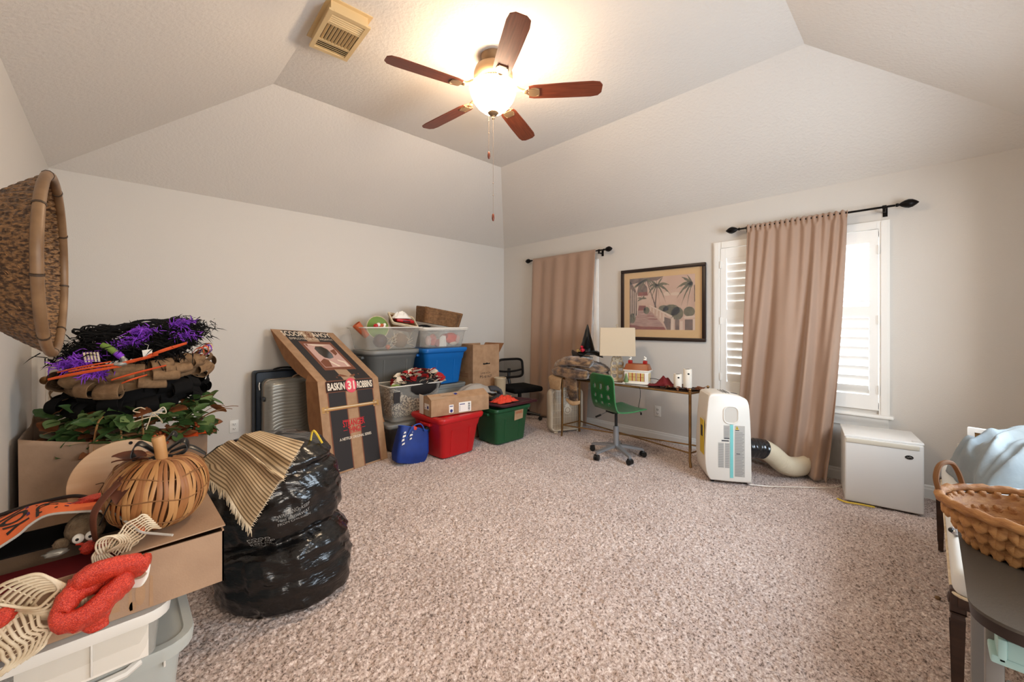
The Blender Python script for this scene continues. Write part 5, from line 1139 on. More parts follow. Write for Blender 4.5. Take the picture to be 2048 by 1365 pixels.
shape('painted_rail', P4, [[(.32, .46), (.34, .47), (.68, .26), (.67, .215), (.50, .34)], [(.85, .205), (1, .225), (1, .26), (.85, .245)], [(.655, .0), (.70, .0), (.70, .23), (.66, .235)]]+[[(.34+.05*k, .36-.05*k), (.352+.052*k, .36-.05*k), (.352+.052*k, .44-.035*k), (.34+.05*k, .44-.035*k)] for k in range(5)]+[[(.79, 0), (.83, 0), (.83, .16), (.79, .16)], [(.97, 0), (1, 0), (1, .2), (.97, .2)]], M['ppale'], pc)
shape('painted_gap', P3, [[(.86, .0), (.97, 0), (.97, .19), (.86, .19)], [(.60, .0), (.655, .0), (.66, .2), (.56, .24), (.55, .14)], [(.72, 0), (.78, 0), (.78, .18), (.72, .2)]], M['pdark'], pc)
part('glass', MB().box(-PW/2+.03, PW/2-.03, -.0185, -.017, -PHt/2+.03, PHt/2-.03), M['picglass'], pc, 0)

# ---- brass console desk
DZ = .67; dX0, dX1 = 3.70, 4.0
dk = thing('console_desk', 'slim antique brass console desk with glass top against the window wall', 'desk', (0, 0, 0))
corners = dict(fl=(3.70, 2.885), fr=(3.718, 1.464), bl=(4.0, 2.86), br=(4.01, 1.415))
for k, (x, y) in corners.items():
    l_ = part('leg', MB().tube([(x-.012*(k[0] == 'f'), y-.012*(k[1] == 'r'), .0), (x-.004, y, .06), (x, y, .16), (x, y, DZ+.004)], [.012, .0115, .0125, .0125], 10), M['brass'], dk)
    part('leg_finial', MB().lathe([(.013, DZ), (.014, DZ+.006), (.008, DZ+.012), (.014, DZ+.024), (.010, DZ+.034), (.002, DZ+.038)], 14, (x, y, 0)), M['brass'], l_)
V2 = lambda k, z: (corners[k][0], corners[k][1], z)
for a, b_ in (('fl', 'fr'), ('bl', 'br'), ('fl', 'bl'), ('fr', 'br')): part('top_rail', MB().tube([V2(a, DZ-.012), V2(b_, DZ-.012)], .009, 8), M['brass'], dk)
for a, b_ in (('fl', 'br'), ('bl', 'fr'), ('fr', 'br'), ('fl', 'bl')): part('stretcher', MB().tube([V2(a, .125), V2(b_, .125)], .0075, 8), M['brass'], dk)
mb = MB(); c4 = [corners[k] for k in ('fl', 'fr', 'br', 'bl')]; mb.prism([(x, y) for x, y in c4], DZ-.006, DZ+.001); part('table_top', mb, mat('dark_glass_top', '#4a3a2c', .12, spec=.6), dk, 0)

# ---- table lamp
lp = thing('table_lamp', 'table lamp with rectangular linen shade and openwork scroll base on the desk', 'lamp', (3.875, 2.285, DZ+.001), R(-58))
part('lamp_foot', MB().rbox((0, 0, .012), (.13, .10, .024), .006), M['lampbase'], lp)
for z, r_ in ((.065, .040), (.125, .044), (.185, .036), (.235, .022)):
    for s in (-1, 1):
        part('scroll', MB().tube([(s*.030+r_*cos(2*pi*k/18)*.8, .004*s, z+r_*sin(2*pi*k/18)) for k in range(18)], .0105, 8, True), M['lampbase'], lp)
part('centre_rod', MB().lathe([(.010, .02), (.008, .1), (.012, .12), (.008, .14), (.012, .23), (.006, .24), (.004, .30), (.004, .585)], 12), M['lampbase'], lp)
def shring(f, z): return [(x*f, y*f, z) for x, y, _ in rr(.36, .21, .004, 0, 2)]
o = part('lamp_shade', MB().loft([shring(1.0, .277), shring(.97, .572)], False, False), M['shade'], lp, 0); thick(o, .003)
part('shade_spider', MB().box(-.17, .17, -.002, .002, .565, .569).box(-.002, .002, -.1, .1, .565, .569), M['pewter'], lp, 0)
part('lamp_finial', MB().tube([(.011*cos(2*pi*k/14), 0, .597+.011*sin(2*pi*k/14)) for k in range(14)], .003, 6, True), M['lampbase'], lp)

# ---- blankets, book and hat on the left end of the desk
fb = thing('faux_fur_blanket', 'folded brown faux fur blanket piled on the left end of the desk', 'blanket', (3.83, 2.70, DZ+.003), R(-10))
def furpt(u, v):
    a = u*2*pi; x = .20*math.copysign(abs(cos(a))**.6, cos(a)); y = .315*math.copysign(abs(sin(a))**.7, sin(a)); f = sin(pi*v)**.35
    z = .195*v+.020*sin(a*2+1)*f
    k = 1-.16*math.exp(-((v-.5)/.06)**2)+.10*nz(x*7, y*6, v*5)-.1*max(0, v-.85)/.15*1
    return (x*f*k, y*f*k, z+.03*nz(x*8, y*8, 1)*v)
mb = MB(); mb.grid(70, 40, furpt); part('folded_body', mb, M['fur'], fb, 'all')
def fold(pts, wd, side, t_, m, par, nm): return part(nm, softloop(pts, wd, side, t_), m, par, 'all')
fold([(-.14, -.27, .19), (-.19, -.10, .205), (-.20, .08, .19), (-.15, .25, .13)], .15, (1, 0, .6), .04, M['fur'], fb, 'fur_fold')
fold([(-.19, -.26, .07), (-.215, -.05, .07), (-.22, .12, .085), (-.19, .25, .06)], .13, (.2, 0, 1), .04, M['fur'], fb, 'fur_fold')
fold([(-.15, -.04, .15), (-.205, -.035, .08), (-.215, -.045, -.05), (-.20, -.05, -.17), (-.19, -.06, -.235)], .17, (0, 1, .1), .022, M['fur'], fb, 'hanging_flap')
rd = random.Random(17); mb = MB()
for k in range(9000):
    p = Vector(furpt(rd.random(), rd.uniform(.05, 1))) if k < 6500 else Vector((-.225+rd.uniform(-.012, .01), -.045+rd.uniform(-.08, .08), rd.uniform(-.22, .14)))
    d = Vector((rd.gauss(-.3, .6), rd.gauss(0, .6), rd.gauss(-.1, .6))).normalized()*.022; s_ = d.orthogonal().normalized()*.0016; mb.add([p-s_, p+s_, p+d], [(0, 1, 2)])
tag(part('fur_strands', mb, M['fur'], fb, 0), kind='stuff')
t = thing('beige_blanket', 'pale beige folded blanket hanging over the desk end beneath the fur', 'blanket', (3.74, 2.93, DZ-.02), R(-12))
part('blanket_flap', softloop([(.12, .06, .03), (.0, .02, .035), (-.09, .0, .015), (-.105, -.01, -.05), (-.105, -.02, -.115)], .24, (0, 1, 0), .013), M['beigeblanket'], t, 'all')
t = thing('fabric_scrap', 'pale cloth corner peeking below the fur flap at the desk', 'cloth', (3.60, 2.66, .42)); part('scrap', softloop([(.0, -.09, .02), (-.01, 0, .0), (0, .09, .03)], .05, (.2, 0, 1), .008), M['beigeblanket'], t, 'all')
t = thing('patterned_book', 'grey patterned box lying on the fur blanket under the witch hat', 'box', (3.80, 2.675, .868), R(-22)); part('book_body', MB().rbox((0, 0, .026), (.13, .21, .052), .004), M['bookgrey'], t); part('book_band', MB().box(-.0665, -.0655, -.04, .04, .004, .048), M['label'], t)
ht = thing('witch_hat', 'black satin witch hat with red flowers on top of the patterned box', 'hat', (3.80, 2.615, .938), R(-30))
def brim(u, v):
    a = u*2*pi; r_ = lerp(.085, .205, v); return (r_*cos(a)*.8, r_*sin(a), .012+.035*v*sin(a*3+.6)-.02*v+.03*v*v*abs(sin(a)))
mb = MB(); mb.grid(60, 8, brim); thick(part('brim', mb, M['satin'], ht, 'all'), .004)
mb = MB(); mb.grid(40, 24, lambda u, v: ((lerp(.098, .004, v)+.005*nz(cos(u*6.28)*2, sin(u*6.28)*2, v*8))*cos(u*2*pi)+.0*v, lerp(.098, .004, v)*sin(u*2*pi)-.01*v, .005+.335*v)); part('cone', mb, M['satin'], ht, 'all')
part('hat_band', MB().tube([(.093*cos(2*pi*k/30), .093*sin(2*pi*k/30), .03) for k in range(30)], .010, 6, True), M['blackcloth'], ht)
for k in range(14): part('gold_trim', MB().ball((-.102*cos(-.5+.11*k), .102*sin(-.5+.11*k)+.02, .04+.012*(k % 2)), .006, 6, 5), M['glow'], ht)
rd = random.Random(4)
for k in range(8): part('red_flower', MB().ball((-.085+rd.uniform(-.01, .01), -.055+rd.uniform(-.03, .03), .07+rd.uniform(-.03, .03)), (.018, .016, .016), 8, 6), M['redflower'], ht)
part('feather_tuft', MB().lathe([(.001, .21), (.02, .16), (.035, .10), (.03, .08)], 9, (-.04, -.085, 0)), M['blackcloth'], ht)

# ---- ceramic house jar, cloth, candles, cables
hs = thing('house_jar', 'white ceramic house cookie jar with brown mansard roof on the desk', 'cookie jar', (3.885, 2.055, DZ+.002), R(-78))
part('base', MB().rbox((0, 0, .006), (.27, .17, .012), .005), M['ceramic'], hs); part('house_body', MB().rbox((0, 0, .07), (.235, .13, .12), .004), M['ceramic'], hs)
part('cornice', MB().rbox((0, 0, .135), (.255, .15, .014), .004), M['ceramic'], hs)
part('roof', MB().loft([rr(.25, .145, .008, .142, 3), rr(.215, .10, .008, .20, 3), rr(.19, .08, .008, .204, 3)]), M['roof'], hs)
for x in (-.075, .075):
    c_ = part('chimney', MB().rbox((x, 0, .218), (.04, .032, .034), .003), M['chimney'], hs); part('smoke_knob', MB().ball((x-.004, 0, .247), (.018, .014, .010), 10, 8).ball((x+.004, 0, .262), (.012, .010, .010), 10, 8).ball((x-.006, 0, .272), .008, 8, 6), M['ceramic'], c_)
for k, x in enumerate((-.055, -.018, .028, .066)):
    f_ = part('window_panel', MB().box(x-.014, x+.014, -.0672, -.0655, .03, .112), M['glow'], hs, 0)
    part('glazing_bar', MB().box(x-.001, x+.001, -.0682, -.067, .03, .112).box(x-.014, x+.014, -.0682, -.067, .069, .072), M['roof'], f_, 0)
    for s in (-1, 1): part('shutter', MB().box(x+s*.0165-.0025, x+s*.0165+.0025, -.068, -.0655, .03, .112), M['chimney'], hs, 0)
for y in (-.035, .0, .035):
    f_ = part('window_panel', MB().box(.1172, .1186, y-.010, y+.010, .03, .112), M['glow'], hs, 0); part('glazing_bar', MB().box(.1186, .1192, y-.0012, y+.0012, .03, .112), M['chimney'], f_, 0)
part('green_tree', MB().lathe([(.022, .01), (.026, .03), (.014, .06), (.016, .062), (.005, .10), (.001, .104)], 10, (-.098, -.066, 0)), M['leaf2'], hs)
t = thing('red_cloth', 'crumpled dark red cloth on the desk between house jar and candles', 'cloth', (3.87, 1.80, DZ+.002), R(-70))
mb = MB(); mb.grid(26, 16, lambda u, v: ((u-.5)*.24, (v-.5)*.14, .01+.085*math.exp(-((u-.62)/.25)**2)*sin(pi*v)**.7*(1+.5*nz(u*7, v*6, 4)))); thick(part('cloth', mb, M['darkred'], t, 'all'), .004)
def birch(label, x, y, r_, h):
    t = thing('birch_candle', label, 'candle', (x, y, DZ+.016)); part('candle_body', MB().lathe([(r_*.98, 0), (r_, .004), (r_, h-.003), (r_*.95, h), (r_*.6, h-.004)], 24), M['birch'], t); part('wick_hollow', MB().cyl((0, 0, 0), r_*.55, h-.0035, h-.001, 14), M['dark'], t)
    part('bark_knot', MB().ball((-r_*.82, -r_*.5, h*.75), (.006, .012, .008), 8, 6), M['dark'], t); return t
birch('shorter white birch bark candle, left of the two on the desk tray', 3.84, 1.625, .036, .125)
birch('taller white birch bark candle, right of the two on the desk tray', 3.88, 1.55, .038, .175)
t = thing('oval_tray', 'dark oval tray with dried brown leaves under the birch candles', 'tray', (3.86, 1.585, DZ+.002), R(-78)); part('tray_dish', MB().loft([[(x*1.0, y, z) for x, y, z in [(f*.17*cos(2*pi*k/32), f*.09*sin(2*pi*k/32), z) for k in range(32)]] for f, z in ((.85, 0), (1, .012), (.97, .013), (.84, .004))]), M['darkwood'], t)
rd = random.Random(6); dl = leaf_mesh(.05, .016, M['leaf3'], .6)
for k in range(34):
    a = rd.uniform(0, 6.28); link('dried_leaf', dl, t, (.15*cos(a)*rd.uniform(.75, 1.15), .08*sin(a)*rd.uniform(.7, 1.1), .016), (rd.uniform(-.2, .8), rd.uniform(-.6, .6), a-pi/2+rd.uniform(-.9, .9)))
t = thing('hanging_cable', 'thin black cable hanging from the desk edge below the house jar', 'cable', (3.69, 1.89, .66)); part('cable', MB().tube(spline([(0, .05, .012), (-.012, .03, -.02), (-.004, .035, -.10), (.004, .055, -.20), (.006, .035, -.24)], 6), .0028, 6), M['black'], t); part('plug', MB().rbox((.006, .03, -.25), (.012, .014, .026), .003), M['black'], t)
t = thing('white_cable', 'white cable lying on the desk top in front of the lamp', 'cable', (3.76, 2.2, DZ+.004)); part('cable', MB().tube(spline([(.06, .12, 0), (.0, .08, .0), (-.03, .03, .0), (.02, -.06, .0)], 6), .003, 6), M['ceramic'], t)
t = thing('black_cable', 'black cable looping behind the house jar toward the red cloth', 'cable', (3.93, 1.88, DZ+.005)); part('cable', MB().tube(spline([(0, .10, .05), (.0, .02, .055), (-.01, -.04, .045), (-.02, -.06, .01), (0, .02, .0), (0, .10, .0)], 6), .003, 6), M['black'], t)

# ---- box fan
bf = thing('box_fan', 'ivory box fan standing on the carpet under the blanket end of the desk', 'fan', (3.895, 2.995, 0), R(-24))
fw_, fh_, fd_ = .44, .50, .11
L_ = [rr(fw_-.02, fh_-.02, .06, -fd_/2, 6), rr(fw_, fh_, .07, -fd_/2+.012, 6), rr(fw_, fh_, .07, fd_/2-.012, 6), rr(fw_-.02, fh_-.02, .06, fd_/2, 6), rr(fw_-.05, fh_-.05, .05, fd_/2-.004, 6), rr(fw_-.05, fh_-.05, .05, -fd_/2+.004, 6), rr(fw_-.02, fh_-.02, .06, -fd_/2, 6)]
FM = rmx((0, 0, fh_/2+.012), (pi/2, 0, 0))
part('housing', MB().loft(L_, False, False, FM), M['fanplast'], bf)
def grille(y, m):
    mb = MB()
    for k in range(27):
        x = -.19+.38*k/26; h_ = (fh_-.05)/2-(.0 if abs(x) < .15 else .03*((abs(x)-.15)/.04)**2); mb.box(x-.0036, x+.0036, -h_, h_, y-.002, y+.002, FM)
    for z in (-.16, -.08, 0, .08, .16): mb.box(-.195, .195, z-.0015, z+.0015, y-.003, y+.001, FM)
    return tag(part('grille', mb, m, bf, 0), kind='stuff')
grille(fd_/2-.006, M['fangrille']); grille(-fd_/2+.006, M['pewter'])  # rear grille darker by colour, standing in for shade inside the fan
part('hub_cap', MB().lathe([(.05, fd_/2-.006), (.05, fd_/2+.004), (.02, fd_/2+.008)], 24, mx=FM).lathe([(.03, fd_/2-.004), (.018, fd_/2+.003)], 16, (0, .045, 0), mx=FM), M['fanplast'], bf)
part('hub_ring', MB().tube([(FM @ Vector((.03*cos(2*pi*k/20), .03*sin(2*pi*k/20), fd_/2+.008))) for k in range(20)], .003, 6, True), M['pewter'], bf)
def fbl(u, v): a = .9*(u-.5)*(1.1-.3*v); r_ = lerp(.03, .19, v); return (r_*sin(a), r_*cos(a), .02*(u-.5)*2)
for k in range(5):
    mb = MB(); mb.grid(8, 8, fbl, FM @ Matrix.Rotation(2*pi*k/5+.3, 4, 'Z')); part('fan_blade', mb, M['fblade'], bf, 'all')
for x in (-.15, .15): part('foot', MB().rbox((x, 0, .008), (.05, .13, .016), .005), M['fanplast'], bf)
part('carry_handle', MB().rbox((0, 0, fh_+.016), (.11, .03, .012), .005), M['fanplast'], bf)

# ---- green swivel chair
gc = thing('green_swivel_chair', 'green moulded swivel chair with round holes in its back at the desk', 'chair', (3.515, 2.085, 0), R(-22))
# local: faces +x
def seatcurve(t_):      # profile from the front edge of the seat to the top of the back
    pts = [(.235, .452), (.20, .462), (.10, .452), (0, .446), (-.09, .452), (-.135, .475), (-.158, .53), (-.168, .60), (-.176, .70), (-.182, .80)]
    f = t_*(len(pts)-1); i = min(int(f), len(pts)-2); f -= i
    P = [Vector((p[0], p[1], 0)) for p in (pts[max(i-1, 0)], pts[i], pts[i+1], pts[min(i+2, len(pts)-1)])]
    return .5*(2*P[1]+(P[2]-P[0])*f+(2*P[0]-5*P[1]+4*P[2]-P[3])*f*f+(3*P[1]-P[0]-3*P[2]+P[3])*f**3)
def width(t_): return .185*(1-.30*max(0, (.14-t_)/.14)**2-.26*max(0, (t_-.93)/.07)**2)
NB = 46
def shellpt(u, t_): q = seatcurve(t_); return Vector((q.x+.012*(2*u-1)**2*(1 if t_ > .5 else 0), (u-.5)*2*width(t_), q.y+.010*(2*u-1)**2*(t_ < .5)))
mb = MB(); nu, nv = 40, 110; holes = []
for r_ in range(3):
    for c_ in range(3): holes.append((.22+.28*c_, .665+.105*r_))
mb2v = [shellpt(i/nu, j/nv) for j in range(nv+1) for i in range(nu+1)]
def inhole(u, t_):
    return any(((u-hu)*.37/.0215)**2+((t_-ht_)*.78/.0225)**2 < 1 for hu, ht_ in holes)
fs = [(j*(nu+1)+i, j*(nu+1)+i+1, (j+1)*(nu+1)+i+1, (j+1)*(nu+1)+i) for j in range(nv) for i in range(nu) if not inhole((i+.5)/nu, (j+.5)/nv)]
mb.add(mb2v, fs); o = part('seat_shell', mb, M['greenseat'], gc, 'all'); thick(o, .011)
mb = MB()
part('shell_edge', MB().tube([shellpt(0, t_/60) for t_ in range(61)]+[shellpt(u/16, 1) for u in range(1, 17)]+[shellpt(1, 1-t_/60) for t_ in range(1, 61)], .0062, 6), mat('birch_ply_edge', '#3f7d4c', .5), gc)
part('seat_plate', MB().rbox((-.01, 0, .432), (.14, .12, .014), .004), M['black'], gc)
part('gas_rod', MB().cyl((0, 0, 0), .014, .26, .43, 14), M['black'], gc); part('column_sleeve', MB().lathe([(.026, .09), (.026, .285), (.02, .292)], 18), M['greymetal'], gc)
part('lever', MB().tube([(0, -.0, .425), (-.04, .09, .415), (-.075, .155, .37)], .004, 6), M['greymetal'], gc); part('lever_grip', MB().tube([(-.07, .148, .375), (-.095, .20, .345)], .010, 8), M['black'], gc)
arm = MB().loft([[(x, s_*w_, z+q) for s_, q in ((-1, -.01), (1, -.01), (1, .012), (-1, .012))] for x, w_, z in ((.0, .028, .10), (.08, .024, .098), (.245, .015, .072), (.262, .012, .064))]).mesh('base_arm', M['greymetal'], 0)
for k, a in enumerate((45, 117, 189, 261, 333)):
    a_ = link('base_arm', arm, gc, rot=(0, 0, R(a)))
    cst = part('caster', MB().cyl((0, 0, 0), .026, -.024, -.003, 16, rmx((.255, 0, .026), (pi/2, 0, .5))).cyl((0, 0, 0), .026, .003, .024, 16, rmx((.255, 0, .026), (pi/2, 0, .5))).rbox((.255, 0, .045), (.035, .05, .024), .01), M['black'], a_)

# ---- portable air conditioner with exhaust duct
ac = thing('portable_air_conditioner', 'ivory portable air conditioner with ribbed exhaust duct right of the desk', 'air conditioner', (3.665, 1.183, .0), R(-56))
prof = [(-.125, .022), (-.15, .06), (-.166, .14), (-.170, .28), (-.160, .50), (-.150, .62), (-.138, .705), (-.10, .722), (-.02, .725), (.07, .712), (.13, .690), (.150, .662), (.160, .60), (.170, .40), (.174, .15), (.174, .03), (.165, .018), (0, .018)]
def acring(y, f): return [(x*f, y, .37+(z-.37)*f) for x, z in spline([(a, b_, 0) for a, b_ in prof], 2) for x, z in [(x, z)]] if False else [(p.x*f, y, .37+(p.y-.37)*f) for p in spline([(a, b_, 0) for a, b_ in prof], 2)]
part('cabinet', MB().loft([acring(-.150, .955), acring(-.147, .98), acring(-.138, .995), acring(-.12, 1), acring(.11, 1), acring(.14, .985), acring(.15, .95)]), M['acwhite'], ac, 35)
hp = [(x, -.1515, z) for x, z, _ in rr(.105, .135, .04, 0, 5, .022, .555)]
part('side_handle', MB().tube(hp, .0055, 6, True), M['acwhite'], ac); part('handle_recess', MB().loft([[(x, -.1512, z) for x, z, _ in rr(.10, .13, .038, 0, 5, .022, .555)]], False, True), M['acgrey'], ac, 0)
am = lambda k=0: plane_map((-.17, -.1506-.0004*k, 0), (.34, 0, 0), (0, 0, .72), .0005)
quad('teal_tape', am(3), [(.545, .075, .615, .665)], M['teal'], ac)
for r_ in ((.645, .09, .86, .655), (.41, .50, .535, .655), (.29, .18, .415, .46), (.435, .18, .535, .46), (.36, .472, .53, .492)): quad('notice_label', am(0), [r_], M['label'], ac)
rows = [(.655, .10+.017*k, lerp(.80, .85, (k*7 % 5)/4), .107+.017*k) for k in range(29)]+[(.30, .19+.019*k, .405, .197+.019*k) for k in range(14)]+[(.445, .19+.019*k, .525, .197+.019*k) for k in range(14)]+[(.42, .52+.016*k, .525, .527+.016*k) for k in range(8)]
tag(quad('small_print', am(1), rows, M['greyprint'], ac), kind='stuff')
quad('heading_bar', am(2), [(.66, .60, .74, .608)], M['barcode'], ac); quad('heading_bar', am(2), [(.68, .34, .76, .348)], M['barcode'], ac); quad('heading_bar', am(2), [(.42, .505, .53, .515)], M['barcode'], ac); quad('heading_bar', am(2), [(.37, .477, .52, .488)], M['barcode'], ac)
shape('warning_triangle', am(2), [[(.655, .612), (.735, .612), (.695, .655)]], M['yellow'], ac); shape('warning_mark', am(3), [[(.688, .618), (.702, .618), (.699, .642), (.691, .642)]], M['barcode'], ac)
for x in (-.02, .0, .02): part('vent_slot', MB().box(-.003, .003, -.11, .06, -.001, .001, rmx((x, 0, .7245), (0, .06, 0))), M['dark'], ac, 0)
part('control_panel', MB().box(-.022, .022, -.03, .01, -.001, .0015, rmx((.085, 0, .7095), (0, .2, 0))), M['badge'], ac, 0)
part('energy_sticker', MB().box(-.1745, -.1715, -.13, -.02, .22, .50), M['yellow'], ac, 0); part('sticker_print', MB().box(-.1755, -.1745, -.10, -.05, .36, .45), M['barcode'], ac, 0)
for x in (-.1, .14):
    for y in (-.10, .10): part('wheel', MB().cyl((0, 0, 0), .018, -.010, .010, 12, rmx((x, y, .016), (0, pi/2, 0))), M['black'], ac)
inv = ac.matrix_basis.inverted()
path = [inv @ Vector(p) for p in spline([(3.74, 1.05, .262), (3.80, .985, .262), (3.86, .93, .25), (3.93, .88, .20), (4.0, .825, .125), (4.08, .775, .092), (4.17, .735, .092), (4.26, .71, .12)], 12)]
n_ = len(path); k0 = int(n_*.30)
part('duct_collar', MB().tube(path[:k0], [.078+.003*sin(i*1.7) for i in range(k0)], 20), M['tape'], ac)
dense = []
for i in range(k0-2, n_-1):
    for q in range(4): dense.append(path[i].lerp(path[i+1], q/4))
part('duct_hose', MB().tube(dense, [.0735+.006*sin(i*1.57) for i in range(len(dense))], 22), M['duct'], ac, 'all')
def cord(label, pts, m, r_=.0035, nm='power_cord'):
    P = spline(pts, 8); t = thing(nm, label, 'cord', pts[0]); o_ = Vector(pts[0]); part('cord', MB().tube([p-o_ for p in P], r_, 6), m, t); return t
cord('white power cord lying on the carpet between air conditioner and fridge', [(3.63, .97, .012), (3.70, .86, .010), (3.83, .72, .009), (3.93, .60, .011), (4.05, .50, .010), (4.16, .46, .012)], M['ceramic'])
cord('white cable along the baseboard right of the mini fridge', [(4.28, .02, .014), (4.27, -.08, .012), (4.25, -.16, .014), (4.27, -.24, .02)], M['ceramic'])
cord('yellow and black rope end on the carpet at the fridge corner', [(3.795, .45, .012), (3.77, .40, .012), (3.79, .33, .012), (3.805, .25, .012)], M['yellow'], .006, 'rope_end')
cord('white cable on the carpet edge under the curtained far window', [(4.28, 3.42, .012), (4.26, 3.25, .014), (4.22, 3.12, .012), (4.16, 3.10, .013)], M['ceramic'])

# ---- mini fridge
fg = thing('mini_fridge', 'white mini fridge with cream handle strip below the bright window', 'fridge', (4.035, .245, 0), R(-80))
fw2, fd2, fh2 = .405, .40, .485
part('cabinet', MB().rbox((0, .03, .012+(fh2-.012)/2), (fw2-.006, fd2-.06, fh2-.012), .008, 3), M['fridge'], fg)
part('door', MB().rbox((0, -fd2/2+.024, .012+(fh2-.024)/2), (fw2, .048, fh2-.024), .012, 3), M['fridge'], fg)
part('top_panel', MB().rbox((0, .005, fh2-.006), (fw2+.004, fd2-.01, .014), .005), M['fridgetop'], fg)
part('door_gasket', MB().box(-fw2/2+.006, fw2/2-.006, -fd2/2+.046, -fd2/2+.062, .03, fh2-.02), M['acgrey'], fg, 0)
part('handle_strip', MB().rbox((-.008, -fd2/2-.001, fh2-.034), (fw2-.03, .010, .030), .004), M['strip'], fg)
lg = part('badge', MB().lathe([(.021, 0), (.021, .003)], 28, mx=rmx((.13, -fd2/2+.0, .385), (pi/2, 0, 0)) @ Matrix.Diagonal((1, .62, 1, 1))), M['badge'], fg)
bm3 = plane_map((.109, -fd2/2-.0032, .372), (.042, 0, 0), (0, 0, .026), .0003)
shape('badge_peak', bm3, [[(.10, .38), (.30, .62), (.42, .50), (.58, .80), (.90, .38), (.70, .45), (.56, .62), (.44, .36), (.30, .48)]], M['zipper'], fg)
part('door_hinge', MB().rbox((fw2/2-.03, -fd2/2+.03, fh2+.003), (.05, .03, .008), .003), M['fridge'], fg)
part('grip_pocket', MB().box(fw2/2-.003, fw2/2+.0015, .10, .19, fh2-.10, fh2-.035), M['badge'], fg, 0)
for x in (-.16, .16):
    for y in (-.14, .16): part('foot', MB().cyl((x, y, 0), .014, 0, .014, 10), M['black'], fg)

# ---- upholstered settee bench along the near wall
se = thing('upholstered_bench', 'white upholstered bench with carved dark legs at the right edge of the room', 'bench', (0, 0, 0))
sx0, sx1, sy0, sy1 = 1.965, 3.40, -.62, -.058
part('seat_frame', MB().rbox(((sx0+sx1)/2, (sy0+sy1)/2, .385), (sx1-sx0-.02, sy1-sy0-.02, .055), .008), M['darkwood'], se)
part('seat_cushion', MB().rbox(((sx0+sx1)/2, (sy0+sy1)/2-.004, .445), (sx1-sx0+.012, sy1-sy0+.012, .10), .035, 4), M['cushion'], se)
part('cushion_piping', MB().tube([(p[0], p[1], .405) for p in rr(sx1-sx0+.012, sy1-sy0+.012, .04, 0, 5, (sx0+sx1)/2, (sy0+sy1)/2-.004)], .005, 6, True), M['mesh_cream'], se)
def bleg(x, y):
    l_ = part('leg', MB().rbox((x, y, .378), (.038, .038, .072), .004).loft([[(x+sx*w_, y+sy*w_, z) for sx, sy in ((-1, -1), (1, -1), (1, 1), (-1, 1))] for z, w_ in ((.34, .019), (.333, .0145), (.32, .017), (.02, .0105), (.0, .0105))]), M['darkwood'], se, 0)
    for rz_ in (0, -pi/2):
        mx = Matrix.Translation((x, y, 0)) @ Matrix.Rotation(rz_, 4, 'Z')
        part('rosette', MB().lathe([(.017, -.003), (.017, .002), (.012, .004), (.010, .002), (.006, .005), (.001, .006)], 18, mx=mx @ rmx((0, .0192, .378), (-pi/2, 0, 0))), M['darkwood'], l_)
        for s in (-1, 1): part('leg_fluting', MB().loft([[(s*w_-.0025, yy, z), (s*w_+.0025, yy, z), (s*w_+.0025, yy+.004, z), (s*w_-.0025, yy+.004, z)] for z, w_, yy in ((.305, .010, .0155), (.05, .006, .0095))], mx=mx), M['darkwood'], l_)
for x, y in ((2.0, -.070), (3.38, -.054), (2.0, -.59), (3.38, -.59)): bleg(x, y)
t = thing('silver_trinket', 'small silver trinket lying on the white bench cushion near the table', 'trinket', (2.28, -.075, .495)); part('trinket_body', MB().ball((0, 0, .012), (.028, .018, .014), 14, 10), M['chrome'], t); part('dark_stone', MB().ball((-.016, .012, .016), .009, 10, 8), M['black'], t)
cb = thing('cork_board', 'white-framed cork board standing on the bench end by the wall', 'cork board', (3.27, -.15, .497), R(-14))
part('cork_panel', MB().box(-.004, .012, -.40, -.02, .015, .225), M['cork'], cb, 0)
for a in ((-.012, .016, -.025, 0, 0, .24), (-.012, .016, -.42, -.395, 0, .24), (-.012, .016, -.395, -.025, 0, .022), (-.012, .016, -.395, -.025, .218, .24)): part('frame_rail', MB().box(*a), M['white'], cb, 0)
def heap(name, label, cat, loc, sx, sy, h, m, seed, rz_=0, ruck=.35, uv=False):
    t = thing(name, label, cat, loc, rz_); mb = MB()
    def f(u, v):
        a, b_ = abs(2*u-1), abs(2*v-1); e = max(0, 1-a**2.6)**.42*max(0, 1-b_**2.6)**.42
        q = nz(u*2.2, v*2.2, seed)
        c_ = lambda x: (.5+.5*sin(x))**2.2
        w_ = u*.95+.45*v*v-.15*v+.22*q; w2 = v*.8-.5*u*u+.25*nz(u*2.5, v*2.5, seed+4)
        fo = .034*c_(26*w_)+.020*c_(19*w2+1)*(.4+.6*c_(5*u+seed))+.010*c_(58*w_+2)-.025
        return ((u-.5)*sx*(1+.08*nz(v*4, seed)), (v-.5)*sy*(1+.1*nz(u*4, seed+1)), h*e*(.85+.12*sin(2.2*u+.5+seed)+.10*q)+ruck*fo*min(1, e*3)*1.2)
    mb.grid(80, 60, f, uv=uv); thick(part('cloth', mb, m, t, 'all'), .004); return t
heap('blue_shirts', 'tumbled light blue shirts heaped on the white bench in front of the cork board', 'clothing', (3.02, -.365, .497), .50, .50, .40, M['denim'], 3, .2, 1.0)
heap('striped_sheet', 'blue and white ticking striped sheet folded on the bench', 'bedding', (2.55, -.31, .497), .60, .46, .15, M['ticking'], 9, .15, .15, True)
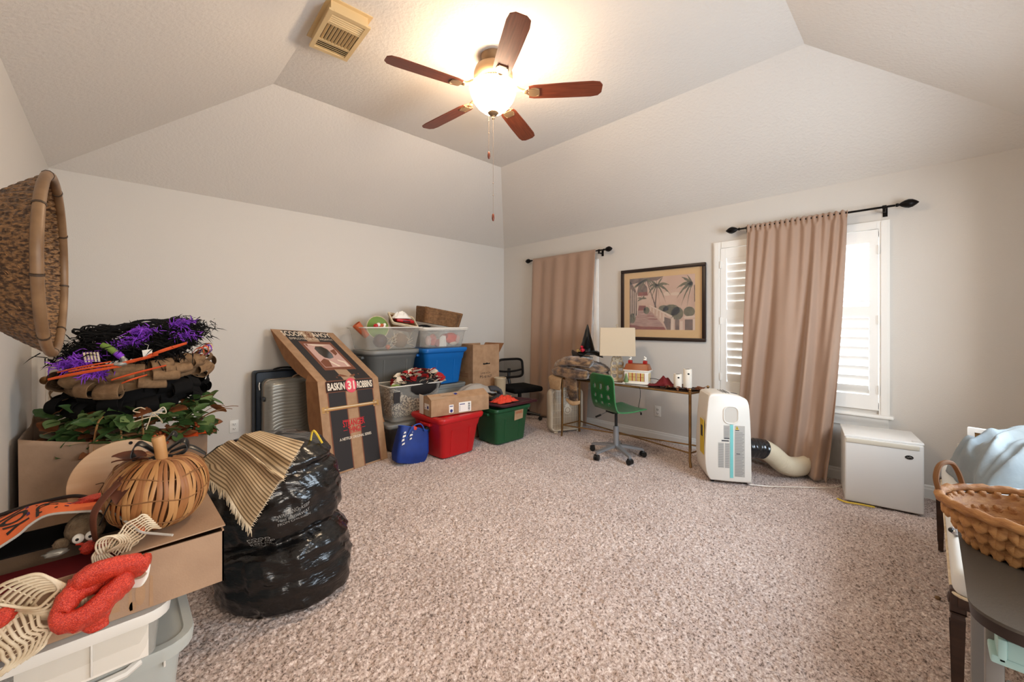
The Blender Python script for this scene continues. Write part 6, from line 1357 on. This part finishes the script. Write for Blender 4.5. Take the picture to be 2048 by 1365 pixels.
# charger in the outlet
t = thing('brown_charger', 'brown plug-in charger in the right wall outlet with a white cable', 'charger', (XB-.03, -.215, .405), -pi/2); part('charger_body', MB().rbox((0, 0, 0), (.085, .05, .045), .005), M['brownfabric'], t); part('cable', MB().tube(spline([(-.03, -.02, -.03), (-.06, -.05, -.06), (-.02, -.10, -.075), (.06, -.16, -.05), (.14, -.2, -.02)], 6), .003, 6), M['ceramic'], t)

# ---- charcoal table in the foreground with the seagrass basket
tt = thing('foreground_table', 'charcoal tray table with rounded corner at the lower right edge', 'table', (0, 0, 0))
tx0, tx1, ty0, ty1, tz = 1.135, 1.80, -.60, -.055, .75
part('table_top', MB().loft([rr(tx1-tx0, ty1-ty0, .07, z, 8, (tx0+tx1)/2, (ty0+ty1)/2) for z in (tz-.006, tz)]), M['tabletop'], tt)
part('edge_band', MB().loft([rr(tx1-tx0-.006, ty1-ty0-.006, .07, z, 8, (tx0+tx1)/2, (ty0+ty1)/2) for z in (tz-.028, tz-.006)]), M['tableedge'], tt)
for x, y, s in ((1.30, -.095, 1), (1.30, -.56, 1), (1.68, -.095, -1), (1.68, -.56, -1)):
    part('leg', MB().rbox((x, y, .361), (.026, .026, .722), .004), M['greyleg'], tt)
for y in (-.12, -.535): part('cross_brace', MB().tube([(1.31, y, .55), (1.67, y, .06)], .012, 6), M['greyleg'], tt)
part('lower_shelf', MB().rbox((1.49, -.33, .635), (.52, .49, .016), .004), M['aqua'], tt)
for y in (-.10, -.56): part('shelf_lip', MB().rbox((1.49, y, .655), (.52, .012, .045), .003), M['aqua'], tt)
for x in (1.238, 1.742): part('shelf_lip', MB().rbox((x, -.33, .655), (.012, .45, .045), .003), M['aqua'], tt)
sb = thing('seagrass_basket', 'chunky braided seagrass oval basket with loop handle on the charcoal table', 'basket', (1.53, -.252, tz+.001))
def bring(f, z, n=56): return [(.165*f*cos(2*pi*k/n), .228*f*sin(2*pi*k/n), z) for k in range(n)]
part('basket_lining', MB().loft([bring(.74, .004), bring(.84, .04), bring(.95, .09), bring(.92, .09), bring(.80, .04), bring(.70, .012)], True, True), M['seagrass'], sb, 'all')
pl = MB()
pl.loft([[(r_*cos(2*pi*k/8), r_*.8*sin(2*pi*k/8), z) for k in range(8)] for z, r_ in ((-.024, .002), (-.019, .0075), (-.006, .0115), (.006, .0115), (.019, .0075), (.024, .002))]); plm = pl.mesh('plait', M['seagrass'], 'all')
NP = 40
for row in range(3):
    z = .018+.029*row; f = .80+.078*row
    for k in range(NP):
        a = 2*pi*(k+.5*(row % 2))/NP
        for s in (-1, 1):
            aa = a+s*.034; p = Vector((.165*f*cos(aa), .228*f*sin(aa), z)); link('plait', plm, sb, p, mx=Matrix.Translation(p) @ Matrix.Rotation(math.atan2(sin(aa)/.228, cos(aa)/.165)-pi/2, 4, 'Z') @ Matrix.Rotation(R(30*s), 4, 'Y') @ Matrix.Rotation(R(14), 4, 'X'))
part('rolled_rim', MB().tube([(.165*1.01*cos(2*pi*k/80), .228*1.01*sin(2*pi*k/80), .098+.003*sin(k*2.2)) for k in range(80)], .0105, 10, True), M['seagrass'], sb, 'all')
for s in (1, -1):
    part('loop_handle', MB().tube(spline([(s*.002, s*.228, .092), (s*.004, s*.236, .135), (s*.03, s*.228, .165), (s*.07, s*.208, .165), (s*.098, s*.194, .135), (s*.10, s*.184, .092)], 6), .0058, 8), M['twine'], sb)
# small bead lying on the carpet
lump('carpet_crumb', 'small brown crumb lying on the carpet beside the carved bench leg', 'crumb', (2.77, -.035, .006), .010, M['burlap'], .3)
